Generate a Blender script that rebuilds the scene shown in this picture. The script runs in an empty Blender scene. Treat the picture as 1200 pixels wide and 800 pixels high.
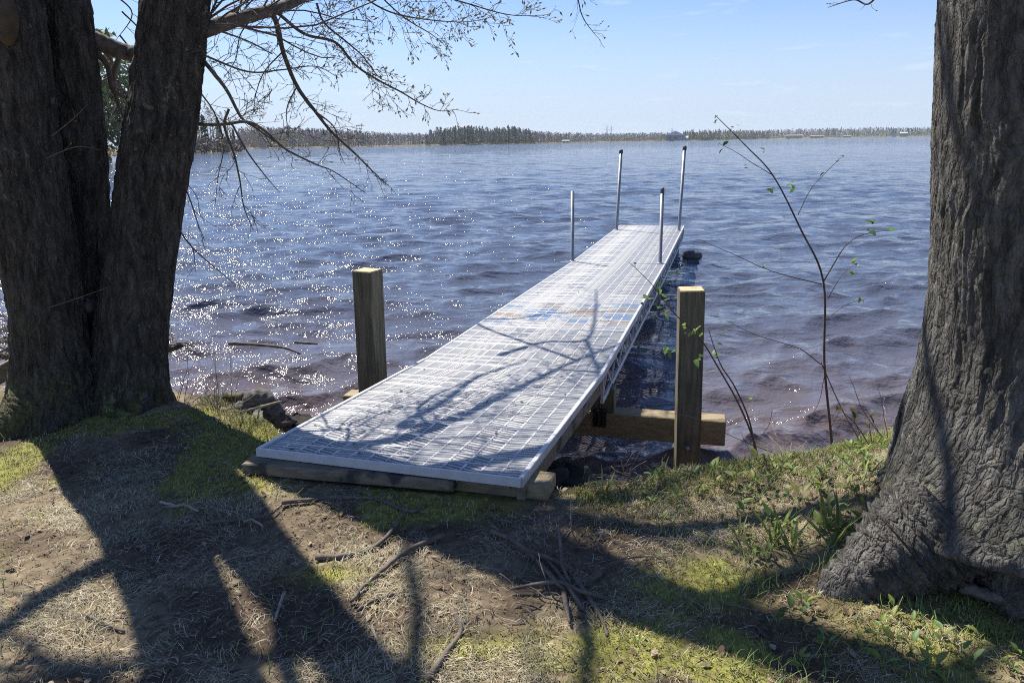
import bpy, math, random
import numpy as np
from mathutils import Vector, Matrix
random.seed(11); RNG = np.random.default_rng(11)
S = bpy.context.scene; COL = S.collection
R_ = math.radians
# ------------------------------------------------------------------ camera
F_PX, PITCH, ROLL, CZ = 886.0, 0.257, 0.0165, 1.5
cr, sr = math.cos(ROLL), math.sin(ROLL)
fw = Vector((0, math.cos(PITCH), -math.sin(PITCH))); up0 = Vector((0, math.sin(PITCH), math.cos(PITCH))); rt0 = Vector((1, 0, 0))
CR = rt0*cr - up0*sr; CU = up0*cr + rt0*sr
cam_d = bpy.data.cameras.new('camera'); cam = bpy.data.objects.new('camera', cam_d); COL.objects.link(cam)
M = Matrix((CR, CU, -fw)).transposed().to_4x4(); M.translation = (0, 0, CZ); cam.matrix_world = M
cam_d.sensor_width = 36; cam_d.lens = 36*F_PX/1200; cam_d.clip_start = 0.05; cam_d.clip_end = 20000
S.camera = cam
# ------------------------------------------------------------------ light
SUN_EL, SUN_AZ = R_(54), R_(-38)          # azimuth from +Y, negative = to the left
sd = Vector((math.sin(SUN_AZ)*math.cos(SUN_EL), math.cos(SUN_AZ)*math.cos(SUN_EL), math.sin(SUN_EL)))
W = bpy.data.worlds.new('World'); S.world = W; W.use_nodes = True
nt = W.node_tree; nt.nodes.clear()
wo = nt.nodes.new('ShaderNodeOutputWorld'); bg = nt.nodes.new('ShaderNodeBackground'); sky = nt.nodes.new('ShaderNodeTexSky')
sky.sky_type = 'NISHITA'; sky.sun_disc = False; sky.sun_elevation = SUN_EL; sky.sun_rotation = SUN_AZ
sky.air_density = 1.0; sky.dust_density = 0.05; sky.ozone_density = 2.5; sky.altitude = 200
bg.inputs[1].default_value = 0.098
# faint wisps of cloud
tc = nt.nodes.new('ShaderNodeTexCoord'); mp = nt.nodes.new('ShaderNodeMapping'); mp.inputs['Scale'].default_value = (5, 5, 34)
nz = nt.nodes.new('ShaderNodeTexNoise'); nz.inputs['Scale'].default_value = 2.2; nz.inputs['Detail'].default_value = 7
rp = nt.nodes.new('ShaderNodeValToRGB'); rp.color_ramp.elements[0].position = .60; rp.color_ramp.elements[1].position = .80
rp.color_ramp.elements[1].color = (.45, .45, .45, 1)
mx = nt.nodes.new('ShaderNodeMixRGB'); mx.inputs[2].default_value = (5.0, 5.4, 5.9, 1)
L = nt.links.new
L(tc.outputs['Generated'], mp.inputs[0]); L(mp.outputs[0], nz.inputs[0]); L(nz.outputs[0], rp.inputs[0]); L(rp.outputs[0], mx.inputs[0])
sep = nt.nodes.new('ShaderNodeSeparateXYZ'); L(tc.outputs['Generated'], sep.inputs[0])
hr = nt.nodes.new('ShaderNodeMapRange'); hr.inputs['From Min'].default_value = 0.0; hr.inputs['From Max'].default_value = .20; hr.inputs['To Min'].default_value = .90; hr.inputs['To Max'].default_value = 0; hr.interpolation_type = 'SMOOTHSTEP'
L(sep.outputs[2], hr.inputs[0]); hm = nt.nodes.new('ShaderNodeMixRGB'); hm.inputs[2].default_value = (3.45, 4.15, 5.2, 1); L(hr.outputs[0], hm.inputs[0])
tn = nt.nodes.new('ShaderNodeMixRGB'); tn.blend_type = 'MULTIPLY'; tn.inputs[0].default_value = 1; tn.inputs[2].default_value = (.62, .67, .83, 1); L(sky.outputs[0], tn.inputs[1]); L(tn.outputs[0], hm.inputs[1]); L(hm.outputs[0], mx.inputs[1]); L(mx.outputs[0], bg.inputs[0]); L(bg.outputs[0], wo.inputs[0])
sun_d = bpy.data.lights.new('sun', 'SUN'); sun_d.energy = 5.0; sun_d.angle = R_(0.55); sun_d.color = (1, .94, .83)
sun = bpy.data.objects.new('sun', sun_d); COL.objects.link(sun); sun.rotation_euler = sd.to_track_quat('Z', 'Y').to_euler(); sun.location = (-6, 8, 14)
S.view_settings.view_transform = 'Standard'; S.view_settings.look = 'None'; S.view_settings.gamma = 1; S.view_settings.exposure = 0.86
S.cycles.use_denoising = False; S.cycles.filter_width = 1.05; S.cycles.use_adaptive_sampling = False; S.cycles.max_bounces = 6; S.cycles.sample_clamp_indirect = 6; S.cycles.volume_bounces = 0

# ------------------------------------------------------------------ pixel -> world helpers
def ray(u, v):
    return CR*((u-600)/F_PX) + CU*((400-v)/F_PX) + fw
def atZ(u, v, z):
    r = ray(u, v); t = (z-CZ)/r.z; return Vector((r.x*t, r.y*t, z))
def atY(u, v, y):
    r = ray(u, v); t = y/r.y; return Vector((r.x*t, y, CZ + r.z*t))
WZ = -0.65                                   # water level (ground is about 0)

# ------------------------------------------------------------------ noise
def _h(ix, iy, seed):
    n = (ix.astype(np.int64)*374761393 + iy.astype(np.int64)*668265263 + seed*2147483647) & 0xffffffff
    n = ((n ^ (n >> 13))*1274126177) & 0xffffffff
    n = ((n ^ (n >> 15))*2246822519) & 0xffffffff
    return ((n ^ (n >> 16)) & 0xffffff)/float(0xffffff)
def vn(x, y, seed=0, px=None):
    x = np.asarray(x, float); y = np.asarray(y, float)
    ix = np.floor(x); iy = np.floor(y); fx = x-ix; fy = y-iy
    fx = fx*fx*fx*(fx*(fx*6-15)+10); fy = fy*fy*fy*(fy*(fy*6-15)+10)
    ix = ix.astype(np.int64); iy = iy.astype(np.int64); ix1 = ix+1
    if px: ix = ix % px; ix1 = ix1 % px
    a = _h(ix, iy, seed); b = _h(ix1, iy, seed); c = _h(ix, iy+1, seed); d = _h(ix1, iy+1, seed)
    return (a*(1-fx)+b*fx)*(1-fy) + (c*(1-fx)+d*fx)*fy
def fbm(x, y, seed=0, o=4):
    s = 0; a = .5; t = 0
    for i in range(o):
        s = s + a*vn(x*2**i+i*17.3, y*2**i+i*9.1, seed+i); t += a; a *= .5
    return s/t
def sstep(a, b, x):
    t = np.clip((x-a)/(b-a), 0, 1); return t*t*(3-2*t)

# ------------------------------------------------------------------ objects
def tag(o, label=None, cat=None, group=None, kind=None):
    if label: o['label'] = label
    if cat: o['category'] = cat
    if group: o['group'] = group
    if kind: o['kind'] = kind
    return o
def empty(name, loc=(0, 0, 0), rz=0.0, parent=None):
    o = bpy.data.objects.new(name, None); COL.objects.link(o); o.location = loc; o.rotation_euler = (0, 0, rz); o.empty_display_size = .1
    if parent: o.parent = parent
    return o
def np_mesh(name, V, Fc, mat=None, parent=None, col=None, smooth=False, facecol=False):
    """V (n,3); Fc (m,3|4) int array"""
    V = np.asarray(V, np.float32); Fc = np.asarray(Fc, np.int32); k = Fc.shape[1]
    me = bpy.data.meshes.new(name); me.vertices.add(len(V)); me.vertices.foreach_set('co', V.ravel())
    me.loops.add(Fc.size); me.polygons.add(len(Fc)); me.loops.foreach_set('vertex_index', Fc.ravel())
    me.polygons.foreach_set('loop_start', np.arange(len(Fc), dtype=np.int32)*k)
    me.update(calc_edges=True)
    if smooth: me.polygons.foreach_set('use_smooth', np.ones(len(Fc), bool))
    if col is not None:
        col = np.asarray(col, np.float32)
        if col.shape[1] == 3: col = np.c_[col, np.ones(len(col), np.float32)]
        a = me.color_attributes.new('Col', 'FLOAT_COLOR', 'CORNER' if facecol else 'POINT')
        if facecol: col = np.repeat(col, k, axis=0)
        a.data.foreach_set('color', col.astype(np.float32).ravel())
    if mat: me.materials.append(mat)
    o = bpy.data.objects.new(name, me); COL.objects.link(o)
    if parent: o.parent = parent
    return o
class MB:
    def __init__(s): s.v = []; s.f = []; s.m = []; s.sm = []
    def add(s, vs, fs, mi=0, sm=False):
        b = len(s.v); s.v += [tuple(p) for p in vs]; s.f += [tuple(b+i for i in f) for f in fs]; s.m += [mi]*len(fs); s.sm += [sm]*len(fs); return s
    def box(s, c, d, X=(1, 0, 0), Y=(0, 1, 0), Z=(0, 0, 1), bev=0.0, mi=0, top=None):
        c = Vector(c); X = Vector(X); Y = Vector(Y); Z = Vector(Z); hx, hy, hz = d[0]/2, d[1]/2, d[2]/2
        if not bev:
            vs = [c+X*(hx*a)+Y*(hy*b)+Z*(hz*e) for e in (-1, 1) for b in (-1, 1) for a in (-1, 1)]
            fs = [(0, 2, 3, 1), (4, 5, 7, 6), (0, 1, 5, 4), (2, 6, 7, 3), (0, 4, 6, 2), (1, 3, 7, 5)]
            s.add(vs, fs, mi)
            if top is not None: s.m[-5] = top
            return s
        e = bev; vs = []; 
        prof = [(-hz, e), (-hz+e, 0), (hz-e, 0), (hz, e)]
        for z, ins in prof:
            ax, ay = hx-ins, hy-ins; q = e*.6
            for a, b in ((-ax+q, -ay), (ax-q, -ay), (ax, -ay+q), (ax, ay-q), (ax-q, ay), (-ax+q, ay), (-ax, ay-q), (-ax, -ay+q)):
                vs.append(c+X*a+Y*b+Z*z)
        fs = [tuple(reversed(range(8))), tuple(range(24, 32))]
        for k in range(3):
            for i in range(8):
                j = (i+1) % 8; fs.append((k*8+i, k*8+j, k*8+8+j, k*8+8+i))
        b0 = len(s.f); s.add(vs, fs, mi)
        if top is not None: s.m[b0+1] = top
        return s
    def beam(s, a, b, w, h, bev=0.0, mi=0, upv=(0, 0, 1)):
        a = Vector(a); b = Vector(b); Y = (b-a); l = Y.length; Y = Y/l; X = Y.cross(Vector(upv)).normalized(); Z = X.cross(Y)
        return s.box((a+b)/2, (w, l, h), X, Y, Z, bev, mi)
    def tube(s, pts, rad, n=8, mi=0, cap=True, jit=0.0):
        pts = [Vector(p) for p in pts]; m = len(pts)
        if not hasattr(rad, '__len__'): rad = [rad]*m
        t = (pts[1]-pts[0]).normalized(); x = t.orthogonal().normalized(); vs = []
        for i, p in enumerate(pts):
            tt = (pts[min(i+1, m-1)]-pts[max(i-1, 0)]);  tt = tt.normalized() if tt.length > 1e-9 else t
            x = (x - tt*x.dot(tt)).normalized(); y = tt.cross(x)
            for k in range(n):
                a = 2*math.pi*k/n; r = rad[i]*(1+random.uniform(-jit, jit)) if jit else rad[i]
                vs.append(p + x*(math.cos(a)*r) + y*(math.sin(a)*r))
        fs = []
        for i in range(m-1):
            for k in range(n):
                k2 = (k+1) % n; fs.append((i*n+k, i*n+k2, i*n+n+k2, i*n+n+k))
        if cap: fs += [tuple(reversed(range(n))), tuple((m-1)*n+k for k in range(n))]
        return s.add(vs, fs, mi, True)
    def quad(s, a, b, c, d, mi=0): return s.add([a, b, c, d], [(0, 1, 2, 3)], mi)
    def build(s, name, mats, parent=None):
        me = bpy.data.meshes.new(name); me.from_pydata(s.v, [], s.f); 
        for m in (mats if isinstance(mats, (list, tuple)) else [mats]): me.materials.append(m)
        me.polygons.foreach_set('material_index', s.m); me.polygons.foreach_set('use_smooth', s.sm); me.update()
        o = bpy.data.objects.new(name, me); COL.objects.link(o)
        if parent: o.parent = parent
        return o
def copy_tree(o, parent=None):
    c = o.copy(); COL.objects.link(c)
    if parent: c.parent = parent
    for ch in o.children: copy_tree(ch, c)
    return c

# ------------------------------------------------------------------ materials
def mat(name, c1, c2=None, rough=.8, scale=8, stretch=(1, 1, 1), bump=0.0, bscale=None, attr=False, metal=0.0, ior=1.45, lo=.35, hi=.65,
        detail=5, coords='Object', c3=None, c3scale=3, c3lo=.6, c3hi=.7, trans=None, spec=None):
    m = bpy.data.materials.new(name); m.use_nodes = True; t = m.node_tree; n = t.nodes; l = t.links.new; p = n['Principled BSDF']
    p.inputs['Roughness'].default_value = rough; p.inputs['Metallic'].default_value = metal; p.inputs['IOR'].default_value = ior
    if spec is not None: p.inputs['Specular IOR Level'].default_value = spec
    tc = n.new('ShaderNodeTexCoord'); mp = n.new('ShaderNodeMapping'); mp.inputs['Scale'].default_value = stretch; l(tc.outputs[coords], mp.inputs[0])
    nz = n.new('ShaderNodeTexNoise'); nz.inputs['Scale'].default_value = scale; nz.inputs['Detail'].default_value = detail; nz.inputs['Roughness'].default_value = .62; l(mp.outputs[0], nz.inputs[0])
    rp = n.new('ShaderNodeValToRGB'); rp.color_ramp.elements[0].position = lo; rp.color_ramp.elements[1].position = hi
    rp.color_ramp.elements[0].color = (*c1, 1); rp.color_ramp.elements[1].color = (*(c2 or c1), 1); l(nz.outputs[0], rp.inputs[0]); out = rp.outputs[0]
    if c3:
        n3 = n.new('ShaderNodeTexNoise'); n3.inputs['Scale'].default_value = c3scale; n3.inputs['Detail'].default_value = 6; l(tc.outputs[coords], n3.inputs[0])
        r3 = n.new('ShaderNodeValToRGB'); r3.color_ramp.elements[0].position = c3lo; r3.color_ramp.elements[1].position = c3hi; l(n3.outputs[0], r3.inputs[0])
        m3 = n.new('ShaderNodeMixRGB'); m3.inputs[2].default_value = (*c3, 1); l(r3.outputs[0], m3.inputs[0]); l(out, m3.inputs[1]); out = m3.outputs[0]
    if attr:
        at = n.new('ShaderNodeAttribute'); at.attribute_name = 'Col'; mm = n.new('ShaderNodeMixRGB'); mm.blend_type = 'MULTIPLY'; mm.inputs[0].default_value = 1
        l(out, mm.inputs[1]); l(at.outputs[0], mm.inputs[2]); out = mm.outputs[0]
    l(out, p.inputs['Base Color'])
    if bump:
        nb = n.new('ShaderNodeTexNoise'); nb.inputs['Scale'].default_value = bscale or scale; nb.inputs['Detail'].default_value = 6; l(mp.outputs[0], nb.inputs[0])
        b = n.new('ShaderNodeBump'); b.inputs['Strength'].default_value = 1; b.inputs['Distance'].default_value = bump; l(nb.outputs[0], b.inputs['Height']); l(b.outputs[0], p.inputs['Normal'])
    if trans:                                   # thin leaves let light through
        tr = n.new('ShaderNodeBsdfTranslucent'); l(out, tr.inputs[0]); ms = n.new('ShaderNodeMixShader'); ms.inputs[0].default_value = trans
        l(p.outputs[0], ms.inputs[1]); l(tr.outputs[0], ms.inputs[2]); l(ms.outputs[0], n['Material Output'].inputs[0])
    return m
WHITE = (1, 1, 1)
BARK = mat('bark', (.045, .037, .031), (.105, .088, .075), .92, 22, (1, 1, .3), .004, 60, c3=(.20, .21, .18), c3scale=7, c3lo=.66, c3hi=.72, attr=True)
BARK2 = mat('bark_grey', (.055, .046, .038), (.135, .115, .096), .9, 18, (1, 1, .35), .004, 60, c3=(.24, .24, .20), c3scale=6, c3lo=.68, c3hi=.74, attr=True)
TWIG = mat('twig_bark', (.075, .058, .048), (.14, .115, .10), .85, 30)
BUD = mat('bud', (.34, .27, .17), (.45, .42, .22), .7, 20, trans=.3)
DECK = mat('grey_deck_plastic', (.30, .307, .325), (.375, .378, .388), .42, 9, bump=.0004, bscale=200, attr=True, c3=(.40, .39, .37), c3scale=4, c3lo=.58, c3hi=.8)
TRIM = mat('white_aluminium', (.45, .46, .48), (.56, .56, .57), .38, 12, c3=(.3, .29, .27), c3scale=9, c3lo=.66, c3hi=.75)
GALV = mat('galvanised_pipe', (.24, .25, .26), (.36, .37, .38), .5, 25, (1, 1, .3), metal=.75)
RUBBER = mat('dark_cap', (.05, .05, .055), (.10, .10, .105), .6)
WOODM = mat('treated_timber', (.075, .068, .045), (.20, .175, .11), .8, 7, (6, 6, .4), .004, 12, c3=(.07, .065, .045), c3scale=3.5, c3lo=.55, c3hi=.72)
WOODB = mat('treated_beam', (.19, .15, .085), (.31, .25, .15), .8, 7, (.6, 6, 6), .0012, 12, c3=(.08, .07, .05), c3scale=3, c3lo=.58, c3hi=.75)
WOODT = mat('cut_timber_end', (.42, .30, .15), (.58, .45, .26), .75, 12, (1, 6, 1))
WOODG = mat('weathered_plank', (.13, .105, .075), (.24, .20, .145), .85, 6, (.6, 8, 8), .0012, 14, c3=(.05, .045, .04), c3scale=6, c3lo=.56, c3hi=.64)
DRIFT = mat('driftwood', (.045, .04, .035), (.17, .152, .135), .85, 8, (1, 5, 5), .003, 16)
ROOTM = mat('root_bark', (.075, .06, .048), (.17, .14, .115), .85, 16, (1, 1, 1), .002, 40)
STICK = mat('dead_stick', (.20, .165, .13), (.36, .31, .25), .85, 14)
STEEL = mat('black_steel', (.03, .03, .03), (.06, .055, .05), .5, metal=.5)
LEAF = mat('young_leaf', (.12, .21, .05), (.21, .31, .08), .5, 40, trans=.45, attr=True)
GRASSM = mat('grass_strand', WHITE, WHITE, .75, 5, attr=True, trans=.2)
ROCK = mat('wet_shaded_rock', (.010, .009, .008), (.028, .025, .022), .9, 9, bump=.006, bscale=14)  # tone darkened for the shade by the ramp as well as for wet stone
MOSSLOG = mat('mossy_log', (.06, .05, .035), (.14, .14, .045), .9, 6, (1, 1, 1), .004, 25)
FARM = mat('far_foliage', (.85, .85, .85), WHITE, .9, .2, attr=True)
EARTH = mat('far_land', (.10, .085, .05), (.20, .17, .09), .95, .05)

# ------------------------------------------------------------------ ground
def shore(x):                                # y of the bank's brink
    xp = [-60, -25, -9, -5.2, -3.6, -2.9, -1.9, -1.35, -1.0, -.4, .12, .35, .8, 1.4, 1.75, 2.2, 3.5, 8, 30, 60]
    yp = [20, 12, 7.0, 5.3, 4.75, 4.75, 4.35, 3.95, 3.45, 3.12, 2.96, 3.02, 3.12, 3.22, 3.45, 3.7, 3.6, 3.0, 1, -3]
    return np.interp(x, xp, yp)
TREE_A = (-2.25, 4.15); TREE_B = (1.93, 2.72)
def gh(x, y, fine=True):
    x = np.asarray(x, float); y = np.asarray(y, float)
    h = .03 + .035*(fbm(x*.9+3, y*.9, 5, 3)-.5)*2 + .02*(2.9-y)*.5
    h = h + .10*np.exp(-(((x-TREE_A[0])/.75)**2+((y-TREE_A[1]+.1)/.6)**2)) + .20*np.exp(-(((x-TREE_B[0])/.72)**2+((y-TREE_B[1])/.62)**2))
    h = h + .05*np.exp(-(((x-1.15)/.5)**2+((y-3.0)/.3)**2))
    h = h + .050*np.exp(-((y-(2.93-.26*(x+.57)))/.30)**2)*sstep(-1.75, -1.25, x)*(1-sstep(.15, .6, x))
    if fine: h = h + .012*(fbm(x*7, y*7, 9, 3)-.5) + .007*(fbm(x*32, y*32, 12, 3)-.5)*2
    e = shore(x) + .16*(fbm(x*2.4, y*.3+7, 21, 4)-.5)
    k = sstep(-.03, .34, y-e)
    h = h*(1-k) + (WZ-.45)*k + .05*(fbm(x*9, y*9, 31, 3)-.5)*k*(1-k)*4
    return h
def G(x, y): return float(gh(np.array([x]), np.array([y]), False)[0])
def ground_masks(x, y):
    moss = .9*sstep(.56, .70, fbm(x*2.1+40, y*2.1, 51, 4))
    for cx, cy, rx, ry, a in ((-1.25, 3.0, .28, .10, 1), (.62, 2.25, .22, .14, 1.1), (.33, 2.93, .22, .07, .6), (-.1, 1.95, .22, .07, .8), (-.05, 2.78, .09, .07, .9), (1.35, 2.0, .4, .2, .8), (-.65, 2.35, .16, .08, .8), (-1.15, 3.55, .35, .10, .5)):
        moss = np.maximum(moss, a*np.exp(-(((x-cx)/rx)**2+((y-cy)/ry)**2)*1.3)*(.6+.7*fbm(x*14, y*14, 77, 2)))
    dirt = sstep(.50, .66, fbm(x*1.5, y*1.9+11, 61, 4))
    for cx, cy, rx, ry in ((-.35, 2.72, .75, .22), (.35, 2.55, .3, .3), (-1.3, 2.55, .35, .25), (-2.0, 2.6, .4, .15), (-1.5, 3.5, .35, .3), (-2.3, 3.3, .5, .25)):
        dirt = np.maximum(dirt, np.exp(-(((x-cx)/rx)**2+((y-cy)/ry)**2)))
    return np.clip(moss, 0, 1), np.clip(dirt, 0, 1)
def grid_mesh(name, xs, ys, zf, m, **k):
    X, Y = np.meshgrid(xs, ys); Z = zf(X, Y); V = np.stack([X, Y, Z], -1).reshape(-1, 3); nx, ny = len(xs), len(ys)
    i = np.arange(nx*ny).reshape(ny, nx); Fc = np.stack([i[:-1, :-1], i[:-1, 1:], i[1:, 1:], i[1:, :-1]], -1).reshape(-1, 4)
    return V, Fc
def blend_axis(a, b, lo, hi, step, g=1.18):
    c = list(np.arange(a, b+1e-6, step)); s = step; x = a
    left = []
    while x > lo: s = min(s*g, 6); x -= s; left.append(x)
    s = step; x = c[-1]; right = []
    while x < hi: s = min(s*g, 6); x += s; right.append(x)
    return np.array(left[::-1]+c+right)
xs = blend_axis(-4.2, 3.9, -60, 60, .0165); ys = blend_axis(1.2, 4.8, -40, 24, .0155)
V, Fc = grid_mesh('g', xs, ys, gh, None)
mo, di = ground_masks(V[:, 0], V[:, 1]); fr = fbm(V[:, 0]*60, V[:, 1]*60, 88, 3)[:, None]; mo = mo[:, None]; di = di[:, None]
c = np.array([.215, .172, .112])*(1-di)+np.array([.088, .064, .045])*di
c = c*(1-mo) + np.array([.24, .235, .06])*mo; c = c*(.35+1.3*fr)
wet = sstep(.02, -.25, V[:, 2])[:, None]; c = c*(1-wet)+np.array([.03, .022, .016])*wet
GROUND = mat('ground_litter', (.8, .8, .8), WHITE, .95, 30, attr=True, bump=.004, bscale=120, spec=.2)
ground = np_mesh('ground', V, Fc, GROUND, col=c, smooth=True); tag(ground, kind='structure')

# ------------------------------------------------------------------ water
def make_water():
    rr = [2.0]
    while rr[-1] < 420: rr.append(rr[-1]*1.0064)
    while rr[-1] < 9000: rr.append(rr[-1]*1.035)
    rr = np.array(rr)
    th = np.r_[np.linspace(-100, -44, 60), np.linspace(-43.8, 42, 470), np.linspace(42.4, 95, 60)]; th = np.radians(th)
    T, RR = np.meshgrid(th, rr); X = RR*np.sin(T); Y = RR*np.cos(T); Z = np.zeros_like(X)+WZ; DX = np.zeros_like(X); DY = np.zeros_like(X)
    sp = np.maximum(RR*.0062, RR*np.radians(.183))*1.0
    sp = np.where(RR > 420, RR*.035, sp)
    rs = np.random.default_rng(4)
    # wind chop: crests run across the view, a little oblique
    amp_var = .6+.8*fbm(X*.22, Y*.30, 200, 3)
    for i in range(142):
        lam = .12*(14**rs.random()) if i < 130 else rs.uniform(2.2, 5.5); k = 2*math.pi/lam
        ang = R_(-72) + rs.normal()*(.34 + .25*(lam < .8)); kx, ky = k*math.cos(ang), k*math.sin(ang)
        A = .0044*lam**.72*(1.15 if .35 < lam < .9 else 1)*(.55 if lam > 2 else 1)
        fade = np.clip((lam/sp-2.5)/3, 0, 1); ph = rs.random()*6.283
        P = kx*X+ky*Y+ph+.9*(fbm(X*.35/lam**.5, Y*.35/lam**.5, 300+i, 1)-.5)*6
        a = A*fade*amp_var
        Z += a*np.cos(P); DX -= .95*a*np.sin(P)*math.cos(ang); DY -= .95*a*np.sin(P)*math.sin(ang)
    V = np.stack([X+DX, Y+DY, Z], -1).reshape(-1, 3); nx, ny = len(th), len(rr)
    i = np.arange(nx*ny).reshape(ny, nx); Fc = np.stack([i[:-1, :-1], i[1:, :-1], i[1:, 1:], i[:-1, 1:]], -1).reshape(-1, 4)[:, ::-1]
    sh = np.exp(-np.clip(V[:, 1]-shore(V[:, 0]), 0, 60)/2.6)[:, None]
    col = np.array([.066, .078, .112])*(1-sh) + np.array([.145, .092, .066])*sh  # blue part paints in reflected sky; brown toward the shore is the water's own
    m = bpy.data.materials.new('lake_water'); m.use_nodes = True; t = m.node_tree; n = t.nodes; l = t.links.new; p = n['Principled BSDF']
    at = n.new('ShaderNodeAttribute'); at.attribute_name = 'Col'; l(at.outputs[0], p.inputs['Base Color'])
    p.inputs['Roughness'].default_value = .06; p.inputs['IOR'].default_value = 1.42
    tc = n.new('ShaderNodeTexCoord'); last = None
    for sc, dist, st in ((.55, .34, (1.0, 1.9, 1)), (2.2, .06, (1.0, 1.7, 1)), (7, .028, (1.0, 1.5, 1)), (26, .0100, (1, 1.3, 1))):
        mp = n.new('ShaderNodeMapping'); mp.inputs['Scale'].default_value = st; mp.inputs['Rotation'].default_value = (0, 0, R_(14)); l(tc.outputs['Object'], mp.inputs[0])
        nz = n.new('ShaderNodeTexNoise'); nz.inputs['Scale'].default_value = sc; nz.inputs['Detail'].default_value = 3; l(mp.outputs[0], nz.inputs[0])
        b = n.new('ShaderNodeBump'); b.inputs['Distance'].default_value = dist; b.inputs['Strength'].default_value = 1; l(nz.outputs[0], b.inputs['Height'])
        if last: l(last, b.inputs['Normal'])
        last = b.outputs[0]
    l(last, p.inputs['Normal'])
    o = np_mesh('lake_water', V, Fc, m, col=col, smooth=True); tag(o, kind='structure')
make_water()

# ------------------------------------------------------------------ bark trunks
def interp_path(pts, n):
    """pts list of (x,y,z,r) with rising z -> n rings"""
    P = np.array(pts, float); t = np.r_[0, np.cumsum(np.linalg.norm(np.diff(P[:, :3], axis=0), axis=1))]
    q = t[-1]*np.linspace(0, 1, n)**1.7; o = np.stack([np.interp(q, t, P[:, k]) for k in range(4)], -1)
    for _ in range(max(2, n//60)*6):
        o[1:-1] = (o[:-2]+2*o[1:-1]+o[2:])/4
    return o, q
def bark_h(th, s, R0, seed, cell=.034, lon=.19):
    kx = max(6, int(round(2*math.pi*R0/cell))); a = th/(2*math.pi)*kx
    w1 = (vn(th/(2*math.pi)*14, s*5, seed+5, 14)-.5)*1.3; w2 = (vn(th/(2*math.pi)*60, s*16, seed+6, 60)-.5)*.8
    r1 = 1-np.abs(2*vn(a+w1+w2, s/(lon*1.5), seed, kx)-1)
    r2 = 1-np.abs(2*vn(2*a+w1*2+w2*2, s/lon*1.2, seed+1, 2*kx)-1)
    n3 = vn(5*a+w1*4, s*60, seed+2, 5*kx); r4 = 1-np.abs(2*vn(4*a+w2*3, s*18, seed+3, 4*kx)-1)
    return .50*r1**1.5 + .28*r2**1.5 + .14*r4 + .10*n3
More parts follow.
